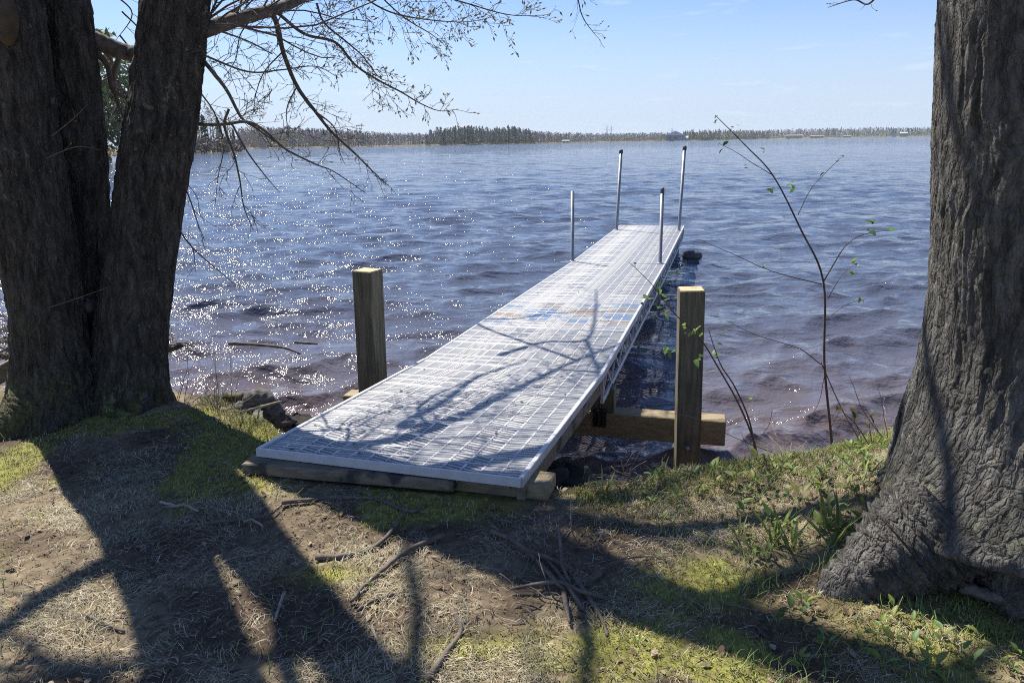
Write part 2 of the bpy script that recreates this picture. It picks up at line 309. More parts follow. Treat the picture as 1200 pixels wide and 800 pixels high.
def bark_mat(name, c1, c2, lich, sc=20, dist=.012):
    m = bpy.data.materials.new(name); m.use_nodes = True; t = m.node_tree; n = t.nodes; l = t.links.new; p = n['Principled BSDF']; p.inputs['Roughness'].default_value = .93; p.inputs['Specular IOR Level'].default_value = .25
    def N(k, **kw):
        q = n.new(k)
        for a, b in kw.items(): q.inputs[a].default_value = b
        return q
    tc = n.new('ShaderNodeTexCoord'); nw = N('ShaderNodeTexNoise', Scale=7.0, Detail=4.0); l(tc.outputs['Object'], nw.inputs[0])
    vm = n.new('ShaderNodeVectorMath'); vm.operation = 'MULTIPLY_ADD'; vm.inputs[1].default_value = (.075, .075, .22); l(nw.outputs['Color'], vm.inputs[0]); l(tc.outputs['Object'], vm.inputs[2])
    mp = N('ShaderNodeMapping', Scale=(1, 1, .23)); l(vm.outputs[0], mp.inputs[0]); mp2 = N('ShaderNodeMapping', Scale=(1, 1, .5)); l(vm.outputs[0], mp2.inputs[0])
    hs = []
    for src, scl, hi, w in ((mp, sc, .16, 1.0), (mp, sc*2.3, .14, .45), (mp2, sc*4.6, .2, .18)):
        vo = n.new('ShaderNodeTexVoronoi'); vo.feature = 'DISTANCE_TO_EDGE'; vo.inputs['Scale'].default_value = scl; l(src.outputs[0], vo.inputs[0])
        mr = N('ShaderNodeMapRange'); mr.inputs['From Max'].default_value = hi; mr.inputs['To Max'].default_value = w; l(vo.outputs['Distance'], mr.inputs[0]); hs.append(mr)
    fn = N('ShaderNodeTexNoise', Scale=90.0, Detail=6.0, Roughness=.7); l(mp2.outputs[0], fn.inputs[0])
    a1 = n.new('ShaderNodeMath'); l(hs[0].outputs[0], a1.inputs[0]); l(hs[1].outputs[0], a1.inputs[1]); a2 = n.new('ShaderNodeMath'); l(a1.outputs[0], a2.inputs[0]); l(hs[2].outputs[0], a2.inputs[1])
    a3 = n.new('ShaderNodeMath'); a3.operation = 'MULTIPLY_ADD'; a3.inputs[1].default_value = .7; l(fn.outputs[0], a3.inputs[0]); l(a2.outputs[0], a3.inputs[2])
    b = n.new('ShaderNodeBump'); b.inputs['Distance'].default_value = dist; l(a3.outputs[0], b.inputs['Height']); l(b.outputs[0], p.inputs['Normal'])
    cn = N('ShaderNodeTexNoise', Scale=26.0, Detail=7.0, Roughness=.7); l(mp.outputs[0], cn.inputs[0])
    rp = n.new('ShaderNodeValToRGB'); rp.color_ramp.elements[0].position = .36; rp.color_ramp.elements[1].position = .66; rp.color_ramp.elements[0].color = (*c1, 1); rp.color_ramp.elements[1].color = (*c2, 1); l(cn.outputs[0], rp.inputs[0])
    ln = N('ShaderNodeTexNoise', Scale=22.0, Detail=8.0, Roughness=.65); l(tc.outputs['Object'], ln.inputs[0]); l2 = N('ShaderNodeTexNoise', Scale=1.6, Detail=2.0); l(tc.outputs['Object'], l2.inputs[0])
    la = n.new('ShaderNodeMath'); la.operation = 'MULTIPLY_ADD'; la.inputs[1].default_value = .45; l(l2.outputs[0], la.inputs[0]); l(ln.outputs[0], la.inputs[2])
    lr = n.new('ShaderNodeValToRGB'); lr.color_ramp.elements[0].position = .855; lr.color_ramp.elements[1].position = .90; l(la.outputs[0], lr.inputs[0])
    m3 = n.new('ShaderNodeMixRGB'); m3.inputs[2].default_value = (*lich, 1); l(lr.outputs[0], m3.inputs[0]); l(rp.outputs[0], m3.inputs[1])
    at = n.new('ShaderNodeAttribute'); at.attribute_name = 'Col'; mm = n.new('ShaderNodeMixRGB'); mm.blend_type = 'MULTIPLY'; mm.inputs[0].default_value = 1; l(m3.outputs[0], mm.inputs[1]); l(at.outputs[0], mm.inputs[2]); l(mm.outputs[0], p.inputs['Base Color'])
    return m
BARK = bark_mat('ridged_bark', (.036, .032, .028), (.140, .125, .108), (.17, .18, .15), 24, .019)
BARK2 = bark_mat('grey_bark', (.062, .058, .053), (.205, .194, .178), (.19, .19, .16), 19, .020)
def trunk(name, pts, m, parent, nth, nrow, seed, lobes=(), depth=.020, z0=0, cell=.034, lon=.19, moss=None):
    P, s = interp_path(pts, nrow); th = np.linspace(0, 2*math.pi, nth, endpoint=False); T, Sg = np.meshgrid(th, s)
    Rr = P[:, 3][:, None]*np.ones_like(T); hz = (P[:, 2]-z0)[:, None]
    for ang, amp, hh, wd in lobes:
        dd = np.abs((T-ang+math.pi) % (2*math.pi)-math.pi); Rr = Rr + amp*np.exp(-np.clip(hz, 0, 9)/hh)*np.exp(-(dd/wd)**2)
    Rr = Rr*(1+.05*(vn(T/(2*math.pi)*5, Sg*1.6, seed+20, 5)-.5)*2)
    R0 = float(np.median(P[:, 3])); H = bark_h(T, Sg, R0, seed, cell, lon); D = Rr + depth*(H-.6)*(1+.25*vn(T/(2*math.pi)*4, Sg*2, seed+30, 4))
    X = P[:, 0][:, None]+D*np.cos(T); Y = P[:, 1][:, None]+D*np.sin(T); Z = P[:, 2][:, None]+.006*(vn(T/(2*math.pi)*30, Sg*20, seed+31, 30)-.5)
    V = np.stack([X, Y, Z*np.ones_like(X)], -1).reshape(-1, 3); n = nth; i = np.arange(nth*nrow).reshape(nrow, nth); j = np.roll(i, -1, 1)
    Fc = np.stack([i[:-1], j[:-1], j[1:], i[1:]], -1).reshape(-1, 4)
    c = np.ones((len(V), 3))*(.75+.5*fbm(T*9, Sg*6, seed+40, 2)).reshape(-1, 1)
    if moss:
        k = (np.exp(-np.clip(hz, 0, 9)/moss[0])*sstep(.35, .6, fbm(T*5, Sg*9, seed+41, 3))*(.25+.75*np.exp(-(((T-moss[1]+math.pi) % (2*math.pi)-math.pi)/.9)**2))).reshape(-1, 1)
        c = c*(1-k) + np.array([1.3, 1.5, .55])*k
    return np_mesh(name, V, Fc, m, parent, col=c, smooth=True)

# generic branching -------------------------------------------------
def catmull(pts, k=6):
    P = [Vector(p) for p in pts]; P = [P[0]*2-P[1]]+P+[P[-1]*2-P[-2]]; out = []
    for i in range(1, len(P)-2):
        for j in range(k):
            t = j/k; a, b, c, d = P[i-1], P[i], P[i+1], P[i+2]
            out.append(.5*((2*b)+(c-a)*t+(2*a-5*b+4*c-d)*t*t+(3*b-a-3*c+d)*t**3))
    out.append(P[-2]); return out
def wander(p, d, L_, n, bend=.25, grav=0.0, kink=.12):
    pts = [Vector(p)]; d = Vector(d).normalized(); ax = Vector((random.gauss(0, 1), random.gauss(0, 1), random.gauss(0, 1))).normalized()
    for i in range(n):
        d = (d + ax*bend/n + Vector((random.gauss(0, kink), random.gauss(0, kink), random.gauss(0, kink))) + Vector((0, 0, grav/n))).normalized()
        pts.append(pts[-1]+d*(L_/n))
    return pts
class Twigs:
    def __init__(s): s.t = MB(); s.b = MB()
    def bud(s, p, d, r):
        d = Vector(d).normalized(); x = d.orthogonal().normalized(); y = d.cross(x); p = Vector(p)
        vs = [p, p+d*r*1.3+x*r*.55, p+d*r*1.3-x*r*.3+y*r*.5, p+d*r*1.3-x*r*.3-y*r*.5, p+d*r*2.8]
        s.b.add(vs, [(0, 2, 1), (0, 3, 2), (0, 1, 3), (4, 1, 2), (4, 2, 3), (4, 3, 1)])
    def grow(s, path, r0, level, L_, dens, spread=.9, grav=-.1, bud=.0035, upb=.15):
        """side twigs along a path"""
        tot = sum((path[i+1]-path[i]).length for i in range(len(path)-1)); n = max(2, int(tot*dens))
        for q in range(n):
            f = .08+.92*(q+random.random())/n; x = f*(len(path)-1); i = min(int(x), len(path)-2); p = path[i].lerp(path[i+1], x-i)
            d = (path[i+1]-path[i]).normalized(); o = d.orthogonal(); o = Matrix.Rotation(random.uniform(0, 6.283), 3, d) @ o
            dd = (d*random.uniform(.5, 1.0) + o.normalized()*spread*random.uniform(.5, 1.1) + Vector((0, 0, upb))).normalized()
            ll = L_*(1.15-.75*f)*random.uniform(.5, 1.25); rr = max(.0021 if level else .0015, r0*(1-.5*f)*.5)
            w = wander(p, dd, ll, 6 if level else 4, .5, grav, .13)
            s.t.tube(w, [rr*(1-.5*k/(len(w)-1)) for k in range(len(w))], 4 if rr < .006 else 6, cap=False)
            if level: s.grow(w, rr, level-1, ll*.5, dens*1.2, spread, grav, bud, upb)
            if random.random() < (.62 if not level else .3):
                s.bud(w[-1], w[-1]-w[-2], bud*random.uniform(.9, 1.9))
                if random.random() < .35: s.bud(w[-2], (w[-1]-w[-2])+Vector((random.gauss(0, .02),)*3), bud)
def limb(name, pts, rads, m, parent, n=12, jit=.07, k=7):
    path = catmull(pts, k); rr = np.interp(np.linspace(0, 1, len(path)), np.linspace(0, 1, len(rads)), rads)
    mb = MB(); mb.tube(path, list(rr), n, jit=jit); return mb.build(name, m, parent), path, rr

# ------------------------------------------------------------------ left tree (three stems fused at the base)
ROOTG = BARKR = None
def strip_attr(m, name):
    c = m.copy(); c.name = name; t = c.node_tree
    for q in [x for x in t.nodes if x.type == 'ATTRIBUTE']: t.nodes.remove(q)
    for q in t.nodes:
        if q.type == 'MIX_RGB' and q.blend_type == 'MULTIPLY': q.inputs[2].default_value = (1, 1, 1, 1)
    return c
ROOTG = bark_mat('mossy_root_bark', (.06, .055, .03), (.17, .155, .075), (.13, .14, .04), 22, .014); ROOTG = strip_attr(ROOTG, 'mossy_bark')
def build_left():
    root = empty('shade_tree', (TREE_A[0], TREE_A[1], G(*TREE_A)))
    tag(root, 'large three-stemmed tree left of the dock with deeply ridged dark bark and drooping bare branches', 'tree')
    inv = Vector(root.location)
    def rel(p): return (p[0]-inv.x, p[1]-inv.y, p[2]-inv.z)
    def stem(spec, y0, dy):
        out = []
        for k, (u, v, r) in enumerate(spec):
            y = y0+dy*k; p = atY(u, v, y); dpt = (p-Vector((0, 0, CZ))).dot(fw); out.append((*rel(p), r*dpt/F_PX*.97))
        return out
    # each stem: pixels of its axis and half width, then it carries on upward
    Ls = stem([(78, 520, 56), (70, 455, 46), (58, 384, 40), (41, 264, 41), (23, 150, 42), (4, 0, 43)], 3.98, .0)
    Ms = stem([(112, 520, 60), (108, 440, 50), (102, 360, 42), (91, 264, 36), (84, 150, 37), (69, 0, 36)], 4.32, .0)
    Rs = stem([(146, 525, 54), (149, 450, 45), (154, 390, 42), (167, 288, 42), (188, 150, 41), (206, 0, 40)], 4.12, .02)
    def ext(P, dx, dy, top, rt, n=6):
        x, y, z, r = P[-1]
        for i in range(1, n+1): P.append((x+dx*i/n*(top-z), y+dy*i/n*(top-z), z+(top-z)*i/n, r+(rt-r)*i/n))
        return P
    ext(Ls, -.06, -.02, 7.0, .07); ext(Ms, -.10, .12, 7.4, .06); ext(Rs, .29, .08, 7.2, .06)
    tl = trunk('trunk', Ls, BARK, root, 210, 720, 3, [(R_(215), .14, .16, .50), (R_(275), .08, .14, .5)], .024, moss=(.35, R_(215)))
    trunk('trunk', Ms, BARK, root, 170, 520, 13, [(R_(100), .2, .2, .5)], .024)
    trunk('trunk', Rs, BARK, root, 220, 760, 23, [(R_(300), .09, .13, .5), (R_(0), .05, .12, .4)], .024, moss=(.12, R_(300)))
    for o in root.children: pass
    # mossy root running left
    mb, path, rr = limb('root', [rel(atY(70, 440, 3.95)), rel(atY(45, 478, 3.86)), rel(atY(18, 505, 3.78)), rel(atY(-22, 530, 3.72)), rel(atY(-75, 556, 3.66))], [.17, .16, .13, .10, .03], ROOTG, root, 26, .07, 12)
    tw = Twigs(); BR = []
    def br(px, r0, r1, lvl=2, L_=.5, dens=7, twig=True, n=10, k=7, grav=-.12, bud=.0035, nm='branch', m=TWIG):
        pts = [rel(atY(u, v, y)) for u, v, y in px]
        o, path, rr = limb(nm, pts, [r0, (r0+r1)*.55, r1], m, root, n, .06, k)
        if twig: tw.grow([Vector(q) for q in path], max(r1, .004)*1.2, lvl, L_, dens, grav=grav, bud=bud)
        return path
    # limb leaving the right stem toward the lake (visible, then carried on above the picture)
    br([(206, 46, 4.32), (232, 38, 4.34), (262, 28, 4.40), (300, 17, 4.55), (345, 2, 4.9), (400, -28, 5.6), (462, -62, 6.6), (560, -110, 8.2)], .048, .012, 2, .95, 7, n=14, m=BARKL)
    br([(318, 12, 4.65), (326, 34, 4.7), (332, 62, 4.75), (348, 101, 4.8), (369, 130, 4.85), (389, 155, 4.9), (416, 180, 4.95), (438, 202, 5.0), (453, 216, 5.02)], .016, .0025, 2, .34, 17)
    br([(326, 16, 4.7), (357, 40, 4.85), (393, 50, 5.0), (416, 76, 5.1), (443, 94, 5.2), (470, 108, 5.3), (492, 121, 5.4), (515, 130, 5.45), (537, 128, 5.5)], .010, .0018, 2, .30, 17, bud=.007)
    br([(215, 60, 4.3), (236, 70, 4.27), (252, 88, 4.2), (267, 108, 4.3), (283, 138, 4.4), (300, 150, 4.45), (322, 166, 4.5)], .013, .004, 2, .36, 15)
    br([(220, 145, 4.28), (258, 146, 4.28), (290, 143, 4.35), (312, 155, 4.45), (335, 175, 4.5), (371, 193, 4.6), (391, 201, 4.65), (428, 226, 4.7)], .010, .002, 2, .34, 15)
    br([(268, 128, 4.35), (263, 148, 4.33), (274, 180, 4.36), (281, 211, 4.4), (286, 243, 4.42), (297, 270, 4.45)], .008, .0018, 2, .26, 13)
    br([(272, 146, 4.3), (290, 178, 4.3), (310, 205, 4.35), (328, 226, 4.35)], .006, .0015, 0, .14, 9)
    br([(369, 130, 4.85), (392, 150, 4.8), (398, 178, 4.8), (404, 192, 4.8)], .005, .0015, 0, .14, 9)
    br([(371, 4, 5.1), (380, 27, 5.1), (407, 50, 5.15), (425, 66, 5.2), (446, 92, 5.3), (470, 96, 5.4)], .007, .0015, 2, .28, 15, bud=.007)
    br([(232, 62, 4.3), (290, 84, 4.5), (330, 82, 4.7), (370, 78, 4.8), (398, 92, 4.9)], .006, .0015, 2, .28, 14)
    br([(205, 262, 4.2), (222, 286, 4.25), (236, 300, 4.3), (262, 322, 4.35), (275, 333, 4.4)], .005, .0015, 1, .13, 8)
    br([(430, -20, 6.0), (470, 18, 5.9), (505, 40, 5.9), (520, 52, 5.9)], .006, .0015, 2, .32, 15, bud=.008)
    br([(440, -60, 6.3), (505, -12, 6.3), (560, 8, 6.3), (600, 18, 6.3), (638, 18, 6.3)], .008, .0015, 2, .42, 14, bud=.009)
    br([(395, -30, 5.6), (440, 6, 5.6), (480, 20, 5.7), (540, 26, 5.8), (580, 20, 5.9)], .007, .0015, 2, .40, 15, bud=.008)
    br([(640, -70, 7.0), (672, -15, 7.0), (682, 18, 7.0), (692, 34, 7.0), (704, 48, 7.0)], .007, .0015, 1, .22, 10, bud=.009)
    # higher limbs whose shade falls on the ramp, the deck and the soil in front of it
    def limbw(pts, rads, lvl=2, L_=.8, dens=5, bud=.009):
        o, path, rr = limb('branch', [rel(p) for p in pts], rads, BARKL, root, 10, .06, 7); tw.grow([Vector(q) for q in path], max(rads[-1], .006)*1.2, lvl, L_, dens, bud=bud)
    def up(u, v, z, h):
        p = atZ(u, v, z); return p + sd*(h/sd.z)
    limbw([(-1.55, 4.25, 2.45), (-.95, 4.3, 2.95), (-.1, 4.45, 3.35), (.9, 4.6, 3.9)], [.07, .05, .03, .015], 2, 1.0, 10)
    limbw([(-1.55, 4.3, 2.6), (-1.1, 4.35, 2.75), (-.6, 4.5, 2.8), (-.1, 4.8, 2.75)], [.05, .035, .02, .01], 2, .8, 11)
    limbw([(-1.5, 4.35, 2.7), (-1.1, 4.9, 3.1), (-.7, 5.5, 3.5), (-.1, 6.3, 3.9), (.2, 7.2, 4.2)], [.06, .045, .03, .015], 2, .8, 6)
    limbw([(-1.55, 4.2, 2.5), (-1.15, 3.95, 3.1), (-.6, 3.75, 3.7), (0, 3.6, 4.4)], [.05, .032, .02, .01], 2, .8, 6)
    k_ = up(150, 650, .05, 2.7)
    limbw([(k_.x+.12, k_.y+.04, k_.z-.05), up(108, 674, .05, 2.8), up(55, 703, .05, 2.9), up(-5, 745, .05, 3.05), up(-90, 800, .05, 3.3)], [.06, .05, .045, .035, .02], 1, .5, 3)
    sA = atY(462, -62, 6.6); dz_ = .02
    limbw([sA, up(560, 382, dz_, 3.0), up(610, 375, dz_, 3.25), up(650, 368, dz_, 3.4), up(745, 364, dz_, 3.5)], [.02, .016, .013, .008], 2, .8, 7)
    limbw([up(590, 425, dz_, 2.9), up(640, 407, dz_, 3.2), up(690, 402, dz_, 3.4), up(698, 362, dz_, 3.5), up(697, 335, dz_, 3.6)], [.03, .02, .014, .008], 2, .8, 7)
    limbw([up(705, 455, .06, 3.2), up(700, 430, .05, 3.25), up(690, 404, dz_, 3.35)], [.012, .016, .02], 2, .7, 7)
    limbw([atY(345, 2, 4.9)+Vector((0, 0, .02)), up(470, 500, .15, 2.6), up(520, 470, .13, 2.9), up(560, 440, .1, 3.2), up(620, 425, .05, 3.5)], [.035, .028, .022, .01], 2, .55, 6)
    for q in ([(208, 200, 4.2), (222, 232, 4.2), (232, 262, 4.25), (240, 282, 4.3)], [(203, 250, 4.2), (214, 275, 4.25), (226, 292, 4.3), (229, 318, 4.3)], [(236, 110, 4.2), (252, 134, 4.3), (262, 170, 4.3), (256, 205, 4.3), (252, 240, 4.3)], [(330, 62, 4.75), (310, 84, 4.7), (300, 110, 4.7), (296, 140, 4.7)], [(348, 101, 4.8), (336, 128, 4.8), (338, 160, 4.8)], [(300, 17, 4.55), (282, 40, 4.5), (276, 70, 4.5), (262, 92, 4.5)]):
        br(q, .0045, .0014, 1, .20, 13)
    # branches seen between the stems
    br([(96, 42, 4.4), (122, 52, 4.5), (150, 62, 4.55), (172, 58, 4.6), (240, 30, 5.2)], .052, .03, 0, .3, 2, n=12, m=BARKL)
    br([(112, 60, 4.45), (126, 78, 4.5), (132, 104, 4.5), (146, 114, 4.55), (166, 124, 4.6)], .018, .008, 1, .3, 8)
    br([(140, 66, 4.6), (133, 86, 4.6), (137, 120, 4.6), (152, 150, 4.6)], .014, .006, 1, .3, 8)
    for k in range(9):
        u = random.uniform(98, 150); v = random.uniform(-30, 120)
        br([(u, v, 5.2), (u+random.uniform(-10, 30), v+25, 5.3), (u+random.uniform(0, 60), v+60, 5.4)], .006, .0015, 1, .4, 8, bud=.008)
    # far-left brush reaching out behind the stem
    for k in range(7):
        v = 230+k*26
        br([(60, v+30, 4.6), (20, v, 4.9), (-30, v-8+random.uniform(-20, 10), 5.2)], .006, .0015, 1, .3, 8)
    for a, b, c_ in (((60, 160), (85, 140), (103, 122)), ((55, 185), (90, 172), (118, 176)), ((58, 360), (95, 348), (128, 336))):
        br([(*a, 3.83), (*b, 3.78), (*c_, 3.8)], .0028, .0012, 0, .06, 3)
    # stub of a lost limb on the left stem and burl on the base
    b = MB(); b.tube([rel(atY(9, v_, 3.825)) for v_ in (-6, 4, 16, 30, 42, 50, 54)], [.012, .030, .040, .044, .040, .026, .008], 14, jit=.10); b.build('limb_scar', mat('scar_wood', (.05, .035, .025), (.10, .07, .045), .9, 12), root)
    kb = atY(101, 360, 4.08); b = MB(); b.tube([rel(kb+Vector((0, .1, 0))), rel(kb), rel(kb+Vector((0, -.02, 0)))], [.035, .033, .012], 12, jit=.05); b.build('bark_knob', BARKL, root)
    # crown above the picture: limbs from each stem
    def crown(P, n, zmin, seed, outb=(0, 0)):
        random.seed(seed)
        for i in range(n):
            z = zmin+(7.0-zmin)*(i+random.random())/n; q = [np.interp(z, [p[2] for p in P], [p[j] for p in P]) for j in range(4)]
            a = random.uniform(0, 6.283); d = Vector((math.cos(a)+outb[0], math.sin(a)+outb[1], random.uniform(.25, .9)))
            ll = random.uniform(1.6, 3.4)*(1.2-.4*(z/7)); p = wander((q[0], q[1], q[2]), d, ll, 7, .35, .1, .10)
            r = min(q[3]*.6, .045)*random.uniform(.6, 1); mb = MB(); mb.tube(p, [r*(1-.8*k/7) for k in range(8)], 8, jit=.06); mb.build('branch', TWIG, root)
            tw.grow(p, r*.45, 2, ll*.42, 3.0, bud=.008)
    crown(Ls, 8, 3.0, 5, (-.5, 0)); crown(Ms, 7, 3.2, 6, (-.2, .5)); crown(Rs, 13, 2.9, 7, (.5, .5))
    tag(tw.t.build('twigs', TWIG, root), kind='stuff'); tag(tw.b.build('buds', BUD, root), kind='stuff')
BARKL = mat('branch_bark', (.07, .058, .05), (.16, .14, .12), .9, 26, bump=.003, bscale=50)
build_left()

# ------------------------------------------------------------------ right tree
def build_right():
    random.seed(31)
    z0 = G(*TREE_B)
    root = empty('leaning_tree', (TREE_B[0], TREE_B[1], z0))
    tag(root, 'massive single-trunk tree with rugged grey bark and flared roots at the right edge', 'tree')
    b = root.location
    def tp(u, v, y, r): p = atY(u, v, y); return (p.x-b.x, p.y-b.y, p.z-b.z, r)
    def axis(v, uedge, y, r):            # axis point such that the left outline falls on uedge
        p = atY(uedge, v, y); a = math.atan2(p.x, p.y); d = math.hypot(p.x, p.y); dd = math.sqrt(d*d+r*r); ang = a+math.asin(min(.9, r/dd))
        return (dd*math.sin(ang)-b.x, dd*math.cos(ang)-b.y, p.z-b.z, r)
    P = [(.06, .02, -.5, .44), (.05, .02, -.05, .43), axis(560, 1052, 2.55, .40), axis(470, 1074, 2.55, .365), axis(380, 1088, 2.55, .345), axis(250, 1090, 2.55, .335), axis(120, 1090, 2.55, .33), axis(0, 1091, 2.55, .33)]
    P.append((P[-1][0]+.05, P[-1][1]-.02, 3.6, .28)); P.append((P[-1][0]+.2, P[-1][1], 6.5, .15))
    trunk('trunk', P, BARK2, root, 380, 900, 43, [(R_(216), .26, .20, .55), (R_(165), .06, .2, .30), (R_(262), .16, .18, .5), (R_(310), .20, .2, .4)], .015, cell=.034, lon=.22, moss=(.08, R_(200)))
    # second fused ridge seen at the left outline near the base
    Q = [axis(600, 1028, 2.72, .16), axis(540, 1040, 2.75, .13), axis(470, 1058, 2.78, .11), axis(400, 1083, 2.80, .085), axis(370, 1094, 2.80, .05)]
    Q = sorted(Q, key=lambda t: t[2]); Q = [(Q[0][0], Q[0][1], -.5, .17)]+Q
    trunk('buttress', Q, BARK2, root, 130, 330, 53, [], .018, cell=.036)
    for px, rs in (([(1110, 610, .26), (1065, 640, .17), (1025, 668, .09), (975, 700, .0), (940, 722, -.06)], [.20, .17, .12, .07, .02]), ([(1180, 640, .20), (1195, 700, .08), (1230, 740, 0)], [.12, .10, .03])):
        pp = []
        for u, v, z in px: q = atZ(u, v, z+.03); pp.append(q-b)
        path = catmull(pp, 14); rr = np.interp(np.linspace(0, 1, len(path)), np.linspace(0, 1, len(rs)), rs); mb = MB(); mb.tube(path, [r_*random.uniform(.93, 1.07) for r_ in rr], 26, jit=.05); o = mb.build('root', BARK2N, root)
    tw = Twigs()
    for i in range(9):
        z = 3.0+i*.4; a = random.uniform(0, 6.28); p = wander((P[-2][0], P[-2][1], z), (math.cos(a), math.sin(a), .6), random.uniform(1.5, 3), 7, .35, .1, .1)
        mb = MB(); mb.tube(p, [.05*(1-.8*k/7) for k in range(8)], 8, jit=.06); mb.build('branch', TWIG, root); tw.grow(p, .015, 1, 1.0, 3, bud=.007)
    pts = [Vector(tp(1100, -150, 3.6, 0)[:3]), Vector(tp(1060, -60, 4.2, 0)[:3]), Vector(tp(1022, 2, 4.6, 0)[:3]), Vector(tp(1000, 0, 4.7, 0)[:3]), Vector(tp(970, 9, 4.8, 0)[:3])]
    o, path, rr = limb('branch', pts, [.02, .006, .0018], TWIG, root, 7, .05); tw.grow(path, .003, 0, .12, 9, bud=.007)
    tag(tw.t.build('twigs', TWIG, root), kind='stuff'); tag(tw.b.build('buds', BUD, root), kind='stuff')
BARK2N = BARK2.copy(); BARK2N.name = 'root_grey_bark'
for q in [x for x in BARK2N.node_tree.nodes if x.type == 'ATTRIBUTE']:
    BARK2N.node_tree.nodes.remove(q)
for q in BARK2N.node_tree.nodes:
    if q.type == 'MIX_RGB' and q.blend_type == 'MULTIPLY': q.inputs[2].default_value = (1, 1, 1, 1)
build_right()

